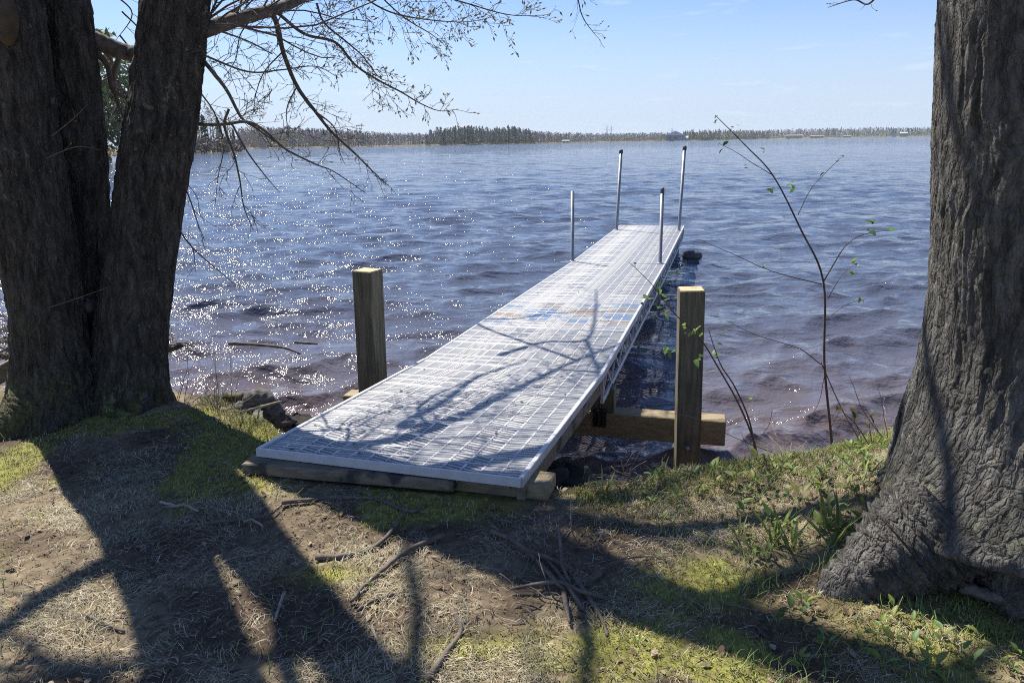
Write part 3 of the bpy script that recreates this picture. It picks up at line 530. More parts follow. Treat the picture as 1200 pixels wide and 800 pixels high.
# ------------------------------------------------------------------ dock
def build_dock():
    z = lambda h: CZ-h
    # centreline stations (fitted): ramp foot, hinge, joint, lake end
    a1, a2 = .298, .270
    J = Vector((-.017, 4.78, z(1.423))); d1 = Vector((math.sin(a1), math.cos(a1), 0)); d2 = Vector((math.sin(a2), math.cos(a2), 0)); n2 = Vector((math.cos(a2), -math.sin(a2), 0))
    foot = J-d1*1.86; foot.z = z(1.318)
    K = J+d2*5.40; K.z = z(1.570); E = J+d2*10.42; E.z = z(1.607)
    root = empty('lake_dock', (foot.x, foot.y, foot.z)); tag(root, 'long pale grey aluminium dock with slotted panels running out over the lake', 'dock')
    O = root.location
    # slotted panel mesh, x across, y along, top at z=0
    WID, PL = 1.212, .61
    def panel_mesh(name, rows_seed=0, paint=None):
        V = []; Fq = []; Cc = []
        def strip(x0, x1, ya0, ya1, yb0, yb1, dz=0.0, th=.018, c=(1, 1, 1)):   # bar from x0 to x1; y edges at each end
            b = len(V)
            V.extend([(x0, ya0, dz), (x1, yb0, dz), (x1, yb1, dz), (x0, ya1, dz), (x0, ya0, dz-th), (x1, yb0, dz-th), (x1, yb1, dz-th), (x0, ya1, dz-th)])
            for f in ((0, 1, 2, 3), (4, 5, 1, 0), (3, 2, 6, 7)): Fq.append(tuple(b+i for i in f)); Cc.append(c)
        def rib(x0, x1, y0, y1, dz=0, th=.03):
            b = len(V); V.extend([(x, y, zz) for zz in (dz, dz-th) for x, y in ((x0, y0), (x1, y0), (x1, y1), (x0, y1))])
            for f in ((0, 1, 2, 3), (4, 5, 1, 0), (5, 6, 2, 1), (6, 7, 3, 2), (7, 4, 0, 3)):
                Fq.append(tuple(b+i for i in f)); Cc.append((1.35, 1.35, 1.35))
        n = 14; cw = WID/n; bands = []; y = .002
        rows = [(3, .090), (3, .090), (6, .182), (6, .182)]
        ys = [y]
        for k, h in rows: ys += [ys[-1]+.016, ys[-1]+.016+h]
        yend = PL-.003
        sc = (yend-y)/(ys[-1]+.016-y); ys = [y+(q-y)*sc for q in ys]+[yend]
        for k in range(5): rib(-WID/2, WID/2, ys[2*k], ys[2*k+1] if k < 4 else yend, 0)
        for c in range(n+1):
            xc = -WID/2+c*cw; w = .0115 if 0 < c < n else .010
            x0 = max(-WID/2, xc-w/2); x1 = min(WID/2, xc+w/2)
            for k in range(4): rib(x0, x1, ys[2*k+1], ys[2*k+2], -.0007)
        for k, (cnt, h) in enumerate(rows):
            y0, y1 = ys[2*k+1], ys[2*k+2]
            for c in range(n):
                x0 = -WID/2+c*cw+.005; x1 = -WID/2+(c+1)*cw-.005; coarse = (c//2) % 2 == 1
                m = cnt; pt = (y1-y0)/m; w = pt*(.56 if coarse else .87)
                sl = -.80*pt if coarse else .35*pt
                for i in range(m):
                    yc = y0+pt*(i+.5); cl = max(y0, min(y1, yc-sl/2)); cr_ = max(y0, min(y1, yc+sl/2)); g = .9
                    col_ = (.80, .80, .82) if not paint else paint((x0+x1)/2, yc)
                    strip(x0, x1, cl-w/2, cl+w/2, cr_-w/2, cr_+w/2, -.0012-.0004*coarse, c=col_)
        o = np_mesh(name, V, Fq, DECK, None, col=Cc, facecol=True); me = o.data; bpy.data.objects.remove(o); return me
    base = panel_mesh('deck_panel')
    blobs = []   # worn paint: pixel centre, radius across/along (m), colour
    for u, v, rx, ry, cc in ((595, 358, .14, .07, (.62, .80, 1.1)), (588, 366, .17, .09, (1.05, .84, .62)), (577, 374, .14, .07, (.62, .82, 1.1)), (636, 366, .13, .22, (.45, .68, 1.15)), (647, 356, .12, .10, (1.05, .86, .66)),
                             (686, 364, .13, .16, (1.05, .82, .60)), (690, 356, .10, .06, (.62, .80, 1.1)), (677, 374, .12, .08, (.5, .72, 1.15)), (676, 379, .12, .05, (1.05, .88, .7)), (735, 357, .15, .07, (.6, .8, 1.1)), (733, 363, .15, .07, (1.05, .88, .7)), (727, 370, .15, .08, (.5, .74, 1.15)), (724, 377, .12, .07, (1.05, .88, .7))):
        blobs.append((u, v, rx, ry, cc))
    def section(A, B, n_, nside, tag_):
        d = (B-A).normalized(); X = Vector((d.y, -d.x, 0)).normalized(); Zv = X.cross(d); l = (B-A).length; pl = l/n_
        for i in range(n_):
            q = A+d*(pl*i); me = base
            mats = Matrix((X, d*(pl/PL*.994), Zv)).transposed().to_4x4(); mats.translation = q-O
            loc = []
            for u, v, rx, ry, cc in blobs:
                w = atZ(u, v, q.z); t = w-q; loc.append((t.dot(X), t.dot(d), rx, ry, cc))
            if any(-.1 < b[1] < pl+.1 for b in loc) and tag_ == 'main':
                def paint(x, y, loc=loc, pl=pl):
                    c = np.ones(3)
                    for bx, by, rx, ry, cc in loc:
                        e = ((x-bx)/rx)**2+((y-by)/ry)**2
                        if e < 1+.5*random.random(): c = (np.array(cc)*.85+.02)*random.uniform(.94, 1.06)
                    return tuple(c)
                me = panel_mesh('deck_panel', paint=paint)
            o = bpy.data.objects.new('deck_panel', me); COL.objects.link(o); o.parent = root; o.matrix_local = mats
            if me is not base: o['label'] = 'deck panel with worn blue and tan paint marks'
        return d, X, Zv
    def part(name, mb, m, parent=root): return mb.build(name, m, parent)
    def rel(p): return Vector(p)-O
    # ramp
    d, X, Zv = section(foot, J-d1*.004, 3, 0, 'ramp'); w = .6035
    m = MB(); m.box(rel(foot-d*.008-Zv*.012), (1.24, .014, .040), X, d, Zv, .002); part('end_rail', m, TRIM)
    for s in (-1, 1):
        a = foot+X*s*(w+.012)-Zv*.016; b_ = J+X*s*(w+.012)-Zv*.016
        m = MB(); m.beam(rel(a), rel(b_+d*.02), .022, .044, .003, upv=Zv); part('side_rail', m, TRIM)
        a = foot+X*s*(w+.006)-Zv*.068+d*.03; b_ = J+X*s*(w+.006)-Zv*.078
        m = MB(); m.beam(rel(a), rel(b_-d*.02), .036, .076, .003, upv=Zv); part('side_board', m, WOODG)
    m = MB(); m.box(rel(foot+d*.045-Zv*.050), (1.12, .03, .034), X, d, Zv, .003); part('skirt_board', m, WOODG)
    for t in (.35, .7): m = MB(); m.box(rel(foot.lerp(J, t)-Zv*.06), (1.16, .05, .05), X, d, Zv); part('crossbar', m, TRIM)
    # truss sections
    for A, B, n_ in ((J, K-d2*.006, 9), (K+d2*.006, E, 8)):
        d, X, Zv = section(A, B, n_, 0, 'main'); l = (B-A).length; dp = .20; w = .603
        for s in (-1, 1):
            e = X*s*(w+.010)
            m = MB(); m.beam(rel(A+e-Zv*.022), rel(B+e-Zv*.022), .022, .050, .003, upv=Zv); part('top_chord', m, TRIM)
            m = MB(); m.beam(rel(A+e-Zv*dp), rel(B+e-Zv*dp), .022, .032, .003, upv=Zv); part('bottom_chord', m, TRIM)
            nb = int(round(l/.40))
            for i in range(nb):
                p0 = A+e+d*(l*i/nb); p1 = A+e+d*(l*(i+1)/nb); mid = (p0+p1)/2
                for a, b_ in ((p0-Zv*(dp-.014), mid-Zv*.045), (mid-Zv*.045, p1-Zv*(dp-.014))):
                    m = MB(); m.beam(rel(a), rel(b_), .010, .013, upv=Zv if abs((b_-a).normalized().dot(Zv)) < .9 else d); part('web_brace', m, TRIM)
            for p in (A+d*.012, B-d*.012):
                m = MB(); m.beam(rel(p+e-Zv*(dp-.016)), rel(p+e-Zv*.047), .018, .022, upv=d); part('end_post', m, TRIM)
        for i in range(int(l/.6)+1):
            p = A+d*min(l-.03, .03+i*.6); m = MB(); m.box(rel(p-Zv*.055), (1.19, .035, .04), X, d, Zv); part('crossbar', m, TRIM)
    m = MB(); m.box(rel(E+d2*.006-Vector((0, 0, .021))), (1.235, .012, .048), n2, d2, (0, 0, 1), .002); part('end_rail', m, TRIM)
    # support pipes
    def pipe(bu, bv, tu, tv, zdeck, r, cap, capr):
        p = atZ(bu, bv, zdeck); q = atY(tu, tv, p.y); dirn = (q-p).normalized(); bot = p-dirn*((p.z-(WZ-1.2))/dirn.z)
        g = MB(); g.tube([rel(bot), rel(q)], r, 16); o = g.build('support_pipe', GALV, root)
        if cap:
            c = MB(); c.tube([rel(q-dirn*.03), rel(q+dirn*.028), rel(q+dirn*.045)], [capr, capr, capr*.6], 16); c.build('pipe_cap', RUBBER, o)
        c = MB(); c.box(rel(p-dirn*.04), (.075, .075, .10), n2, d2, dirn, .004); c.build('pipe_bracket', TRIM, o)
        return p
    pipe(670.8, 306, 671, 224, K.z, .0235, False, 0)
    pipe(773.5, 308.5, 776.3, 224, K.z, .0235, True, .026)
    pipe(722.5, 269.3, 727.8, 178, E.z+.002, .028, True, .036)
    pipe(795.5, 270.5, 802.3, 174, E.z+.002, .028, True, .036)
    # black float beside the lake end
    fl = atZ(811, 302, WZ+.03); t = empty('float', (fl.x, fl.y, WZ)); tag(t, 'small black float bobbing on the water beside the lake end of the dock', 'float')
    m = MB(); m.tube([(-.17, 0, .03), (-.14, 0, .05), (-.08, 0, .06), (.08, 0, .06), (.14, 0, .05), (.17, 0, .03)], [.04, .08, .10, .10, .08, .04], 16); m.build('float_body', RUBBER, t)
    m = MB(); m.tube([(-.22, 0, .03), (-.34, .0, .04), (-.42, 0, .2)], .012, 8); m.build('mooring_arm', GALV, t)
    return foot, J, d1, d2, n2
foot, J, d1, d2, n2 = build_dock()

# ------------------------------------------------------------------ timbers
def timber_things():
    X1 = Vector((d1.y, -d1.x, 0))
    def thing(name, p, label, cat, group=None): t = empty(name, p); tag(t, label, cat, group); return t
    # planks under the ramp foot
    gz = 0.035
    a = atZ(292, 543, .122); b = atZ(536, 563, .118)
    t = thing('sill_plank', (a+b)/2, 'long dark weathered plank lying on the soil under the shore edge of the dock', 'plank'); m = MB(); m.beam(a-t.location, b-t.location, .12, .052, .005); m.build('plank_body', WOODG, t)
    a = atZ(500, 560, .105)+Vector((0, .05, 0)); b = atZ(647, 570, .105)+Vector((0, .0, 0))
    t = thing('sill_block', (a+b)/2, 'sunlit timber sleeper sticking out past the near right corner of the dock', 'timber'); m = MB(); m.beam(a-t.location, b-t.location, .15, .066, .006); m.build('timber_body', WOODB, t)
    # cross beam between the posts
    zt = CZ-1.80
    A = atZ(720, 485, zt); B = atZ(851, 494, zt); dr = (B-A).normalized(); Yb = Vector((-dr.y, dr.x, 0)); BW, BH = .15, .175
    Lx = A-dr*2.02
    t = thing('cross_beam', (A.x, A.y, zt-BH), 'heavy horizontal timber beam carrying the dock between the two posts', 'beam')
    c0 = (Lx+B)/2+Yb*(BW/2); m = MB(); m.box(Vector((c0.x, c0.y, zt-BH/2))-t.location, ((B-Lx).length, BW, BH), dr, Yb, (0, 0, 1), .006); m.build('beam_body', WOODB, t)
    cb = A-dr*.10; 
    m = MB(); pp = Vector((cb.x, cb.y, zt))-t.location
    m.box(pp+Vector((0, 0, -.03))-Yb*.012, (.09, .008, .13), dr, Yb); m.box(pp+Vector((0, 0, .03))-Yb*.03, (.09, .04, .008), dr, Yb); m.box(pp+Vector((0, 0, -.02))-Yb*.03, (.008, .04, .10), dr, Yb)
    m.tube([pp-Yb*.015+dr*.025+Vector((0, 0, -.06)), pp-Yb*.03+dr*.025+Vector((0, 0, -.06))], .01, 6); m.tube([pp-Yb*.015-dr*.025+Vector((0, 0, -.06)), pp-Yb*.03-dr*.025+Vector((0, 0, -.06))], .01, 6)
    m.build('angle_bracket', STEEL, t)
    # riser blocks
    for s, lab in ((0, 'dark timber block standing on the beam below the right side of the dock'), (1, 'timber block standing on the beam below the left side of the dock')):
        q = A-dr*(.085+s*1.05)+Yb*.075; t = thing('riser_block', (q.x, q.y, zt), lab, 'block'); h = .172
        m = MB(); m.box((0, 0, h/2+.001), (.16, .13, h), dr, Yb, (0, 0, 1), .005); m.build('block_body', WOODM, t)
    # posts
    def post(cu_top, v_top, cu_bot, v_bot, y, w, rot, lab, wd2):
        p1 = atY(cu_top, v_top, y); p0 = atY(cu_bot, v_bot, y-.0); ax = (p1-p0).normalized(); base_ = p0-ax*((p0.z-(WZ-.7))/ax.z)
        t = thing('dock_post', (base_.x, base_.y, base_.z), lab, 'post', 'square wooden posts beside the dock')
        X = Vector((math.cos(rot), math.sin(rot), 0)); X = (X-ax*X.dot(ax)).normalized(); Y = ax.cross(X)
        m = MB(); h = (p1-base_).length; m.box(ax*(h/2), (w, wd2, h), X, Y, ax, .006, 0, 1); m.build('post_body', [WOODM, WOODT], t)
        return t, ax, X, Y, p1, base_
    yb = A.y
    t, ax, X, Y, p1, bs = post(810, 338, 804, 565, yb-.30, .150, R_(-6), 'square wooden post on the right of the dock rising in front of the beam', .15)
    q = atY(805, 524, yb-.39)-bs; m = MB(); m.tube([q, q-Y*.025], [.016, .016], 6); m.build('bolt_head', GALV, t)
    t, ax, X, Y, p1, bs = post(430.5, 316, 437, 452, yb+.28, .150, R_(-24), 'square wooden post on the left of the dock with water behind it', .15)
    q = bs; 
timber_things()

# ------------------------------------------------------------------ ground litter, grass, moss
def inside(x, y): return y < shore(x)+.10
def dock_mask(x, y):                          # true where the ramp covers the soil
    t = (x-foot.x)*d1.x+(y-foot.y)*d1.y; s = (x-foot.x)*d1.y-(y-foot.y)*d1.x
    return (t > -.06) & (abs(s) < .66)
def near_trunk(x, y):
    return (((x-TREE_A[0])**2+((y-TREE_A[1])*1.2)**2) < .40**2) | (((x-TREE_B[0])**2+(y-TREE_B[1])**2) < .42**2)
def strands(name, n, box, lmin, lmax, wid, cols, lift, dens, seed, seg=4, upright=0.0, label=None):
    r = np.random.default_rng(seed); x = r.uniform(box[0], box[1], n*4); y = r.uniform(box[2], box[3], n*4)
    p = dens(x, y)*(inside(x, y))*(~dock_mask(x, y))*(~near_trunk(x, y)); k = (r.random(n*4) < p) & (np.abs(x) < y*1.02+.55); x = x[k][:n]; y = y[k][:n]; n = len(x)
    flow = fbm(x*2.5, y*2.5, seed+3, 2)*12.0; a = flow + r.normal(0, .9, n); cur = r.normal(0, 1.3, n)
    l = r.uniform(lmin, lmax, n); h = lift*r.random(n)**2+.004; z0 = gh(x, y); t = np.linspace(0, 1, seg+1); V = np.zeros((n, seg+1, 2, 3))
    px, py = x.copy(), y.copy(); hz = gh(x, y, False)-z0
    for i, tt in enumerate(t):
        aa = a+cur*tt; sx, sy = -np.sin(aa), np.cos(aa); w = wid*(1-.75*tt)*r.uniform(.8, 1.2, n)
        zz = z0 + .003 + h*np.sin(min(1, tt*1.15)*math.pi*.8) + upright*l*(tt**.8)
        for s, sg in ((0, -.5), (1, .5)):
            V[:, i, s, 0] = px+sx*w*sg; V[:, i, s, 1] = py+sy*w*sg; V[:, i, s, 2] = zz
        st = l/seg*(1-upright*.7); px = px+np.cos(aa)*st; py = py+np.sin(aa)*st
    b = np.arange(n)[:, None]*(seg+1)*2; q = np.array([[2*i, 2*i+1, 2*i+3, 2*i+2] for i in range(seg)]); Fc = (b[:, :, None]+q[None]).reshape(-1, 4)
    c = np.array(cols)[r.integers(0, len(cols), n)]*r.uniform(.6, 1.25, (n, 1)); c = np.repeat(c, (seg+1)*2, axis=0)
    o = np_mesh(name, V.reshape(-1, 3), Fc, GRASSM, col=c); tag(o, label, 'grass' , kind='stuff'); return o
def dd(x, y):
    mo, di = ground_masks(x, y); return np.clip((.95-.85*di)*(1-.75*mo)*sstep(.34, .60, fbm(x*4.2, y*4.2, 71, 3))*(.35+.65*sstep(.35, .6, fbm(x*13, y*13, 72, 2)))+.03, 0, 1)
DRY = [(.52, .46, .33), (.44, .38, .25), (.66, .61, .48), (.26, .19, .115), (.42, .38, .29), (.34, .33, .16)]
strands('dry_grass', 125000, (-4.1, 3.8, 1.2, 4.7), .020, .068, .0019, DRY, .016, dd, 1, label='matted tan dead grass strands lying over the shore bank')
strands('fine_litter', 30000, (-4.1, 3.8, 1.2, 4.7), .008, .035, .0040, [(.13, .09, .06), (.20, .15, .10), (.26, .21, .15), (.07, .05, .04)], .008, lambda x, y: .8+0*x, 2, seg=2, label='dark crumbs of bark and leaf litter on the bare soil')
GRN = [(.13, .24, .035), (.20, .32, .06), (.28, .36, .10), (.30, .34, .12)]
def dg(x, y):
    e = np.exp(-((y-shore(x)+.18)/.22)**2)
    return np.clip(.06*sstep(.5, .7, fbm(x*3, y*3, 91, 3))+.45*e*(x > .9)+.42*(x > .55)*sstep(.42, .62, fbm(x*3.5, y*3.5, 93, 3))+.16*e*(x < -1.0)*(x > -1.7)+.15*(x > .55)*sstep(.5, .6, fbm(x*6, y*6, 92, 2)), 0, 1)
strands('green_grass', 20000, (-3.9, 3.8, 1.2, 4.6), .03, .085, .0030, GRN, .01, dg, 3, seg=3, upright=.55, label='short fresh green grass blades coming up through the dead grass')
def dm(x, y): return ground_masks(x, y)[0]
strands('moss', 52000, (-3.9, 3.8, 1.2, 4.5), .006, .018, .0032, [(.29, .33, .06), (.42, .43, .09), (.21, .24, .05), (.46, .43, .15)], .003, dm, 4, seg=2, upright=.6, label='yellow green moss cushions on the shore soil')
def db(x, y):
    e = np.exp(-((y-shore(x)+.12)/.20)**2); return np.clip(e*((x > .25)*.9+(x < -1.2)*.5), 0, 1)
strands('bank_moss', 38000, (-1.8, 3.8, 2.4, 4.4), .010, .035, .0035, [(.26, .25, .07), (.17, .20, .04), (.34, .28, .12), (.14, .21, .05)], .005, db, 5, seg=2, upright=.7, label='shaggy olive moss and low herbs along the brink of the bank')

def flakes(name, n, smin, smax, cols, seed, label):
    r = np.random.default_rng(seed); x = r.uniform(-3.4, 2.9, n*3); y = r.uniform(1.4, 4.5, n*3); k = inside(x, y)*(~dock_mask(x, y))*(np.abs(x) < y*1.02+.55)*(r.random(n*3) < .15+.85*sstep(.4, .6, fbm(x*3+9, y*3, 95, 3))); x = x[k][:n]; y = y[k][:n]; n = len(x)
    z = gh(x, y)+.006; a = r.uniform(0, 6.28, n); l = r.uniform(smin, smax, n); w = l*r.uniform(.35, .7, n); cu = r.uniform(.0, .5, n); tl = r.normal(0, .35, n); V = np.zeros((n, 6, 3))
    for i, (p, q) in enumerate(((-.5, 0), (-.1, -.5), (-.1, .5), (.25, -.4), (.25, .4), (.55, 0))):
        lx = p*l; ly = q*w; V[:, i, 0] = x+lx*np.cos(a)-ly*np.sin(a); V[:, i, 1] = y+lx*np.sin(a)+ly*np.cos(a); V[:, i, 2] = z+cu*l*abs(q)+lx*tl+.25*l*np.abs(tl)
    b = np.arange(n)[:, None, None]*6; Fc = (b+np.array([[0, 1, 2], [1, 3, 2], [2, 3, 4], [3, 5, 4]])[None]).reshape(-1, 3)
    c = np.repeat(np.array(cols)[r.integers(0, len(cols), n)]*r.uniform(.7, 1.2, (n, 1)), 6, axis=0); o = np_mesh(name, V.reshape(-1, 3), Fc, GRASSM, col=c); tag(o, label, 'leaf litter', kind='stuff')
flakes('dead_leaves', 900, .014, .040, [(.20, .12, .07), (.30, .20, .12), (.13, .085, .055), (.36, .28, .19)], 41, 'small curled brown dead leaves strewn over the soil')
flakes('bark_crumbs', 4200, .006, .014, [(.09, .07, .05), (.16, .12, .09), (.30, .26, .20)], 42, 'crumbs of bark and small stones on the soil')
def deck_litter():
    rr = random.Random(9); V = []; Fc = []
    X = Vector((d1.y, -d1.x, 0)); J2 = foot.lerp(J, 1.0)
    for i in range(34):
        t = rr.random()*.98; q = foot.lerp(J2, t)+X*rr.uniform(-.56, .56)+Vector((0, 0, .002)) if i < 20 else J+d2*rr.uniform(.1, 4)+n2*rr.uniform(-.55, .55)
        if i >= 20: q.z = J.z-(q-J).length*.027+.003
        a = rr.uniform(0, 6.28); l = rr.uniform(.006, .018); u_ = Vector((math.cos(a), math.sin(a), .1)); w_ = Vector((-math.sin(a), math.cos(a), .25)); b = len(V)
        V += [q-u_*l, q+w_*l*.5+Vector((0, 0, .004)), q+u_*l, q-w_*l*.4+Vector((0, 0, .005))]; Fc += [(b, b+3, b+2, b+1)]
    tag(np_mesh('deck_litter', np.array([tuple(v) for v in V]), Fc, ROOTM), 'crumbs of dead leaves lying on the dock panels', 'leaf litter', kind='stuff')
deck_litter()
# leafy plants
def leaf_mesh(L_, w, cup=.2, nseg=5):
    V = []; Fc = []
    for i in range(nseg+1):
        t = i/nseg; ww = w*math.sin(math.pi*min(1, t*.92+.06))**.8*(1-.35*t); z = -cup*L_*t*t
        V += [(-ww/2, L_*t, z+ww*.22), (0, L_*t, z), (ww/2, L_*t, z+ww*.22)]
    for i in range(nseg):
        for k in (0, 1): Fc.append((3*i+k, 3*i+k+1, 3*i+4+k, 3*i+3+k))
    return np.array(V), Fc
def leaf_obj(name, specs, parent, m=LEAF):
    """specs: (pos, yaw, pitch, roll, L, w, tint)"""
    VV = []; FF = []; CC = []
    for p, ya, pi_, ro, L_, w, tint in specs:
        v, f = leaf_mesh(L_, w); R = Matrix.Rotation(ya, 3, 'Z') @ Matrix.Rotation(pi_, 3, 'X') @ Matrix.Rotation(ro, 3, 'Y'); v = v @ np.array(R).T + np.array(p)
        b = sum(len(q) for q in VV); VV.append(v); FF += [tuple(b+i for i in q) for q in f]; CC += [tint]*len(v)
    return np_mesh(name, np.concatenate(VV), FF, m, parent, col=CC, smooth=True)
def TINT(): g = random.uniform(.75, 1.25); return (g*random.uniform(.85, 1.5), g, g*random.uniform(.8, 1.3))
def herb(kind):
    root = empty('leafy_herb' if kind < 3 else 'broad_grass_tuft')
    n = {0: 1, 1: 2, 2: 3, 3: 7}[kind]
    for i in range(n):
        ya = i*2.2+random.uniform(-.5, .5)
        if kind < 3:
            L_ = random.uniform(.035, .062); h = random.uniform(.02, .05); st = MB(); x, y = math.sin(-ya)*.008, math.cos(ya)*.008
            st.tube([(0, 0, -.01), (x, y, h*.6), (x*1.6, y*1.6, h)], .0012, 5); st.build('stalk', LEAF2, root)
            o = leaf_obj('leaf', [((x*1.6, y*1.6, h), ya, random.uniform(.2, .9), random.uniform(-.4, .4), L_, L_*.58, TINT())], root)
        else:
            o = leaf_obj('leaf', [((random.uniform(-.01, .01), random.uniform(-.01, .01), -.005), ya, random.uniform(.9, 1.35), random.uniform(-.3, .3), random.uniform(.08, .14), random.uniform(.008, .015), TINT())], root)
    return root
LEAF2 = mat('green_stalk', (.16, .24, .05), (.22, .30, .08), .6)
random.seed(77)
protos = [herb(k) for k in (0, 1, 2, 2, 3, 3, 0, 1, 1, 2)]
def place_herb(k, x, y, s, label, group):
    o = protos[k] if not protos[k].get('label') else copy_tree(protos[k]); o.location = (x, y, G(x, y)); o.rotation_euler = (0, 0, random.uniform(0, 6.28)); o.scale = (s, s, s); tag(o, label, 'plant', group); return o
_r2 = random.Random(4)
spots = [(_r2.uniform(745, 1035), _r2.uniform(562, 592)) for _ in range(52)]+[(_r2.uniform(850, 1010), _r2.uniform(595, 665)) for _ in range(36)]+[(905, 628), (885, 600), (870, 612), (852, 575), (930, 610), (945, 600), (960, 618), (975, 590), (990, 600), (1000, 575), (935, 575), (915, 580), (955, 570), (880, 640), (888, 652), (1015, 590), (1005, 615),
         (968, 640), (925, 640), (775, 612), (780, 655), (778, 700), (747, 755), (812, 775), (925, 705), (930, 728), (942, 715), (905, 735), (865, 650), (840, 620), (1040, 700), (1035, 745), (1048, 725), (1060, 770), (1085, 790), (1095, 775),
         (1110, 760), (1020, 755), (1075, 735), (1150, 750), (1165, 700), (1130, 780), (1000, 770), (975, 755), (950, 780), (890, 590), (830, 585), (800, 590), (760, 590), (985, 625), (1012, 640), (995, 555), (1010, 560), (950, 590), (1098, 690), (1185, 770), (1170, 790), (1050, 790)]
def HLAB(u, v):
    if v < 606 and u < 1000: return 'small oval-leaved herb along the grassy brink between the post and the right tree', 'herbs on the brink'
    if u >= 990 and v < 660: return 'small oval-leaved herb tucked against the left side of the right tree', 'herbs against the right tree'
    if u >= 990: return 'small oval-leaved herb in the grass in front of the right tree roots', 'herbs in front of the right tree'
    if u < 850: return 'lone oval-leaved seedling on the open moss right of the root tangle', 'seedlings on the open moss'
    return 'small oval-leaved herb on the slope left of the right tree', 'herbs left of the right tree'
for i, (u, v) in enumerate(spots):
    p = atZ(u, v, .05)
    for q in range(2 if u > 850 and i > 87 else 1):
        k = random.choice((0, 1, 2, 3, 6, 7, 8, 9)); place_herb(k, p.x+random.uniform(-.03, .03), p.y+random.uniform(-.03, .03), random.uniform(.5, .9), *HLAB(u, v))
for u, v, s in ((905, 640, 1.0), (928, 655, 1.1), (970, 640, 1.35), (975, 655, 1.3), (915, 632, 1), (866, 640, .8), (1045, 700, 1), (330, 485, .8), (318, 480, .8), (1010, 600, 1.1), (770, 560, .7), (905, 650, .9), (300, 492, .8), (284, 496, .7), (708, 575, .9), (775, 565, .8), (983, 642, 1.2)):
    p = atZ(u, v, .05); k = random.choice((4, 5))
    left = u < 400; place_herb(k, p.x, p.y, s, 'fresh tuft of broad green blades at the water edge left of the dock' if left else 'upright tuft of broad green blades on the bank right of the dock', 'green tufts left of the dock' if left else 'green tufts right of the dock')

# ------------------------------------------------------------------ roots and sticks (ground objects traced on the soil)
def ground_stick(name, px, r0, r1, m, label, cat, lift=.0, group=None, side=None, jit=.10, n=8):
    P = []
    for u, v in px[:]:
        q = atZ(u, v, .02+lift); q = atZ(u, v, G(q.x, q.y)+lift*.6); P.append(q)
    t = empty(name, P[0]); tag(t, label, cat, group)
    path = catmull([p-P[0] for p in P], 5)
    for i, p in enumerate(path): p.z += r0*.45+random.uniform(-.003, .003)
    rr = np.interp(np.linspace(0, 1, len(path)), [0, 1], [r0, r1]); mb = MB(); mb.tube(path, list(rr), n, jit=jit); mb.build('stick_body' if 'root' not in name else 'root_strand', m, t)
    for i, (f, du, dv, l) in enumerate(side or []):
        k = int(f*(len(path)-1)); p = path[k]; w = wander(p, (du, dv, .15), l, 5, .3, -.1, .1); w[0] = p; mb = MB(); mb.tube(w, [rr[k]*.6*(1-.6*j/5) for j in range(6)], 6, jit=.1); mb.build('side_twig', m, t)
    return t
RT = 'exposed_root'
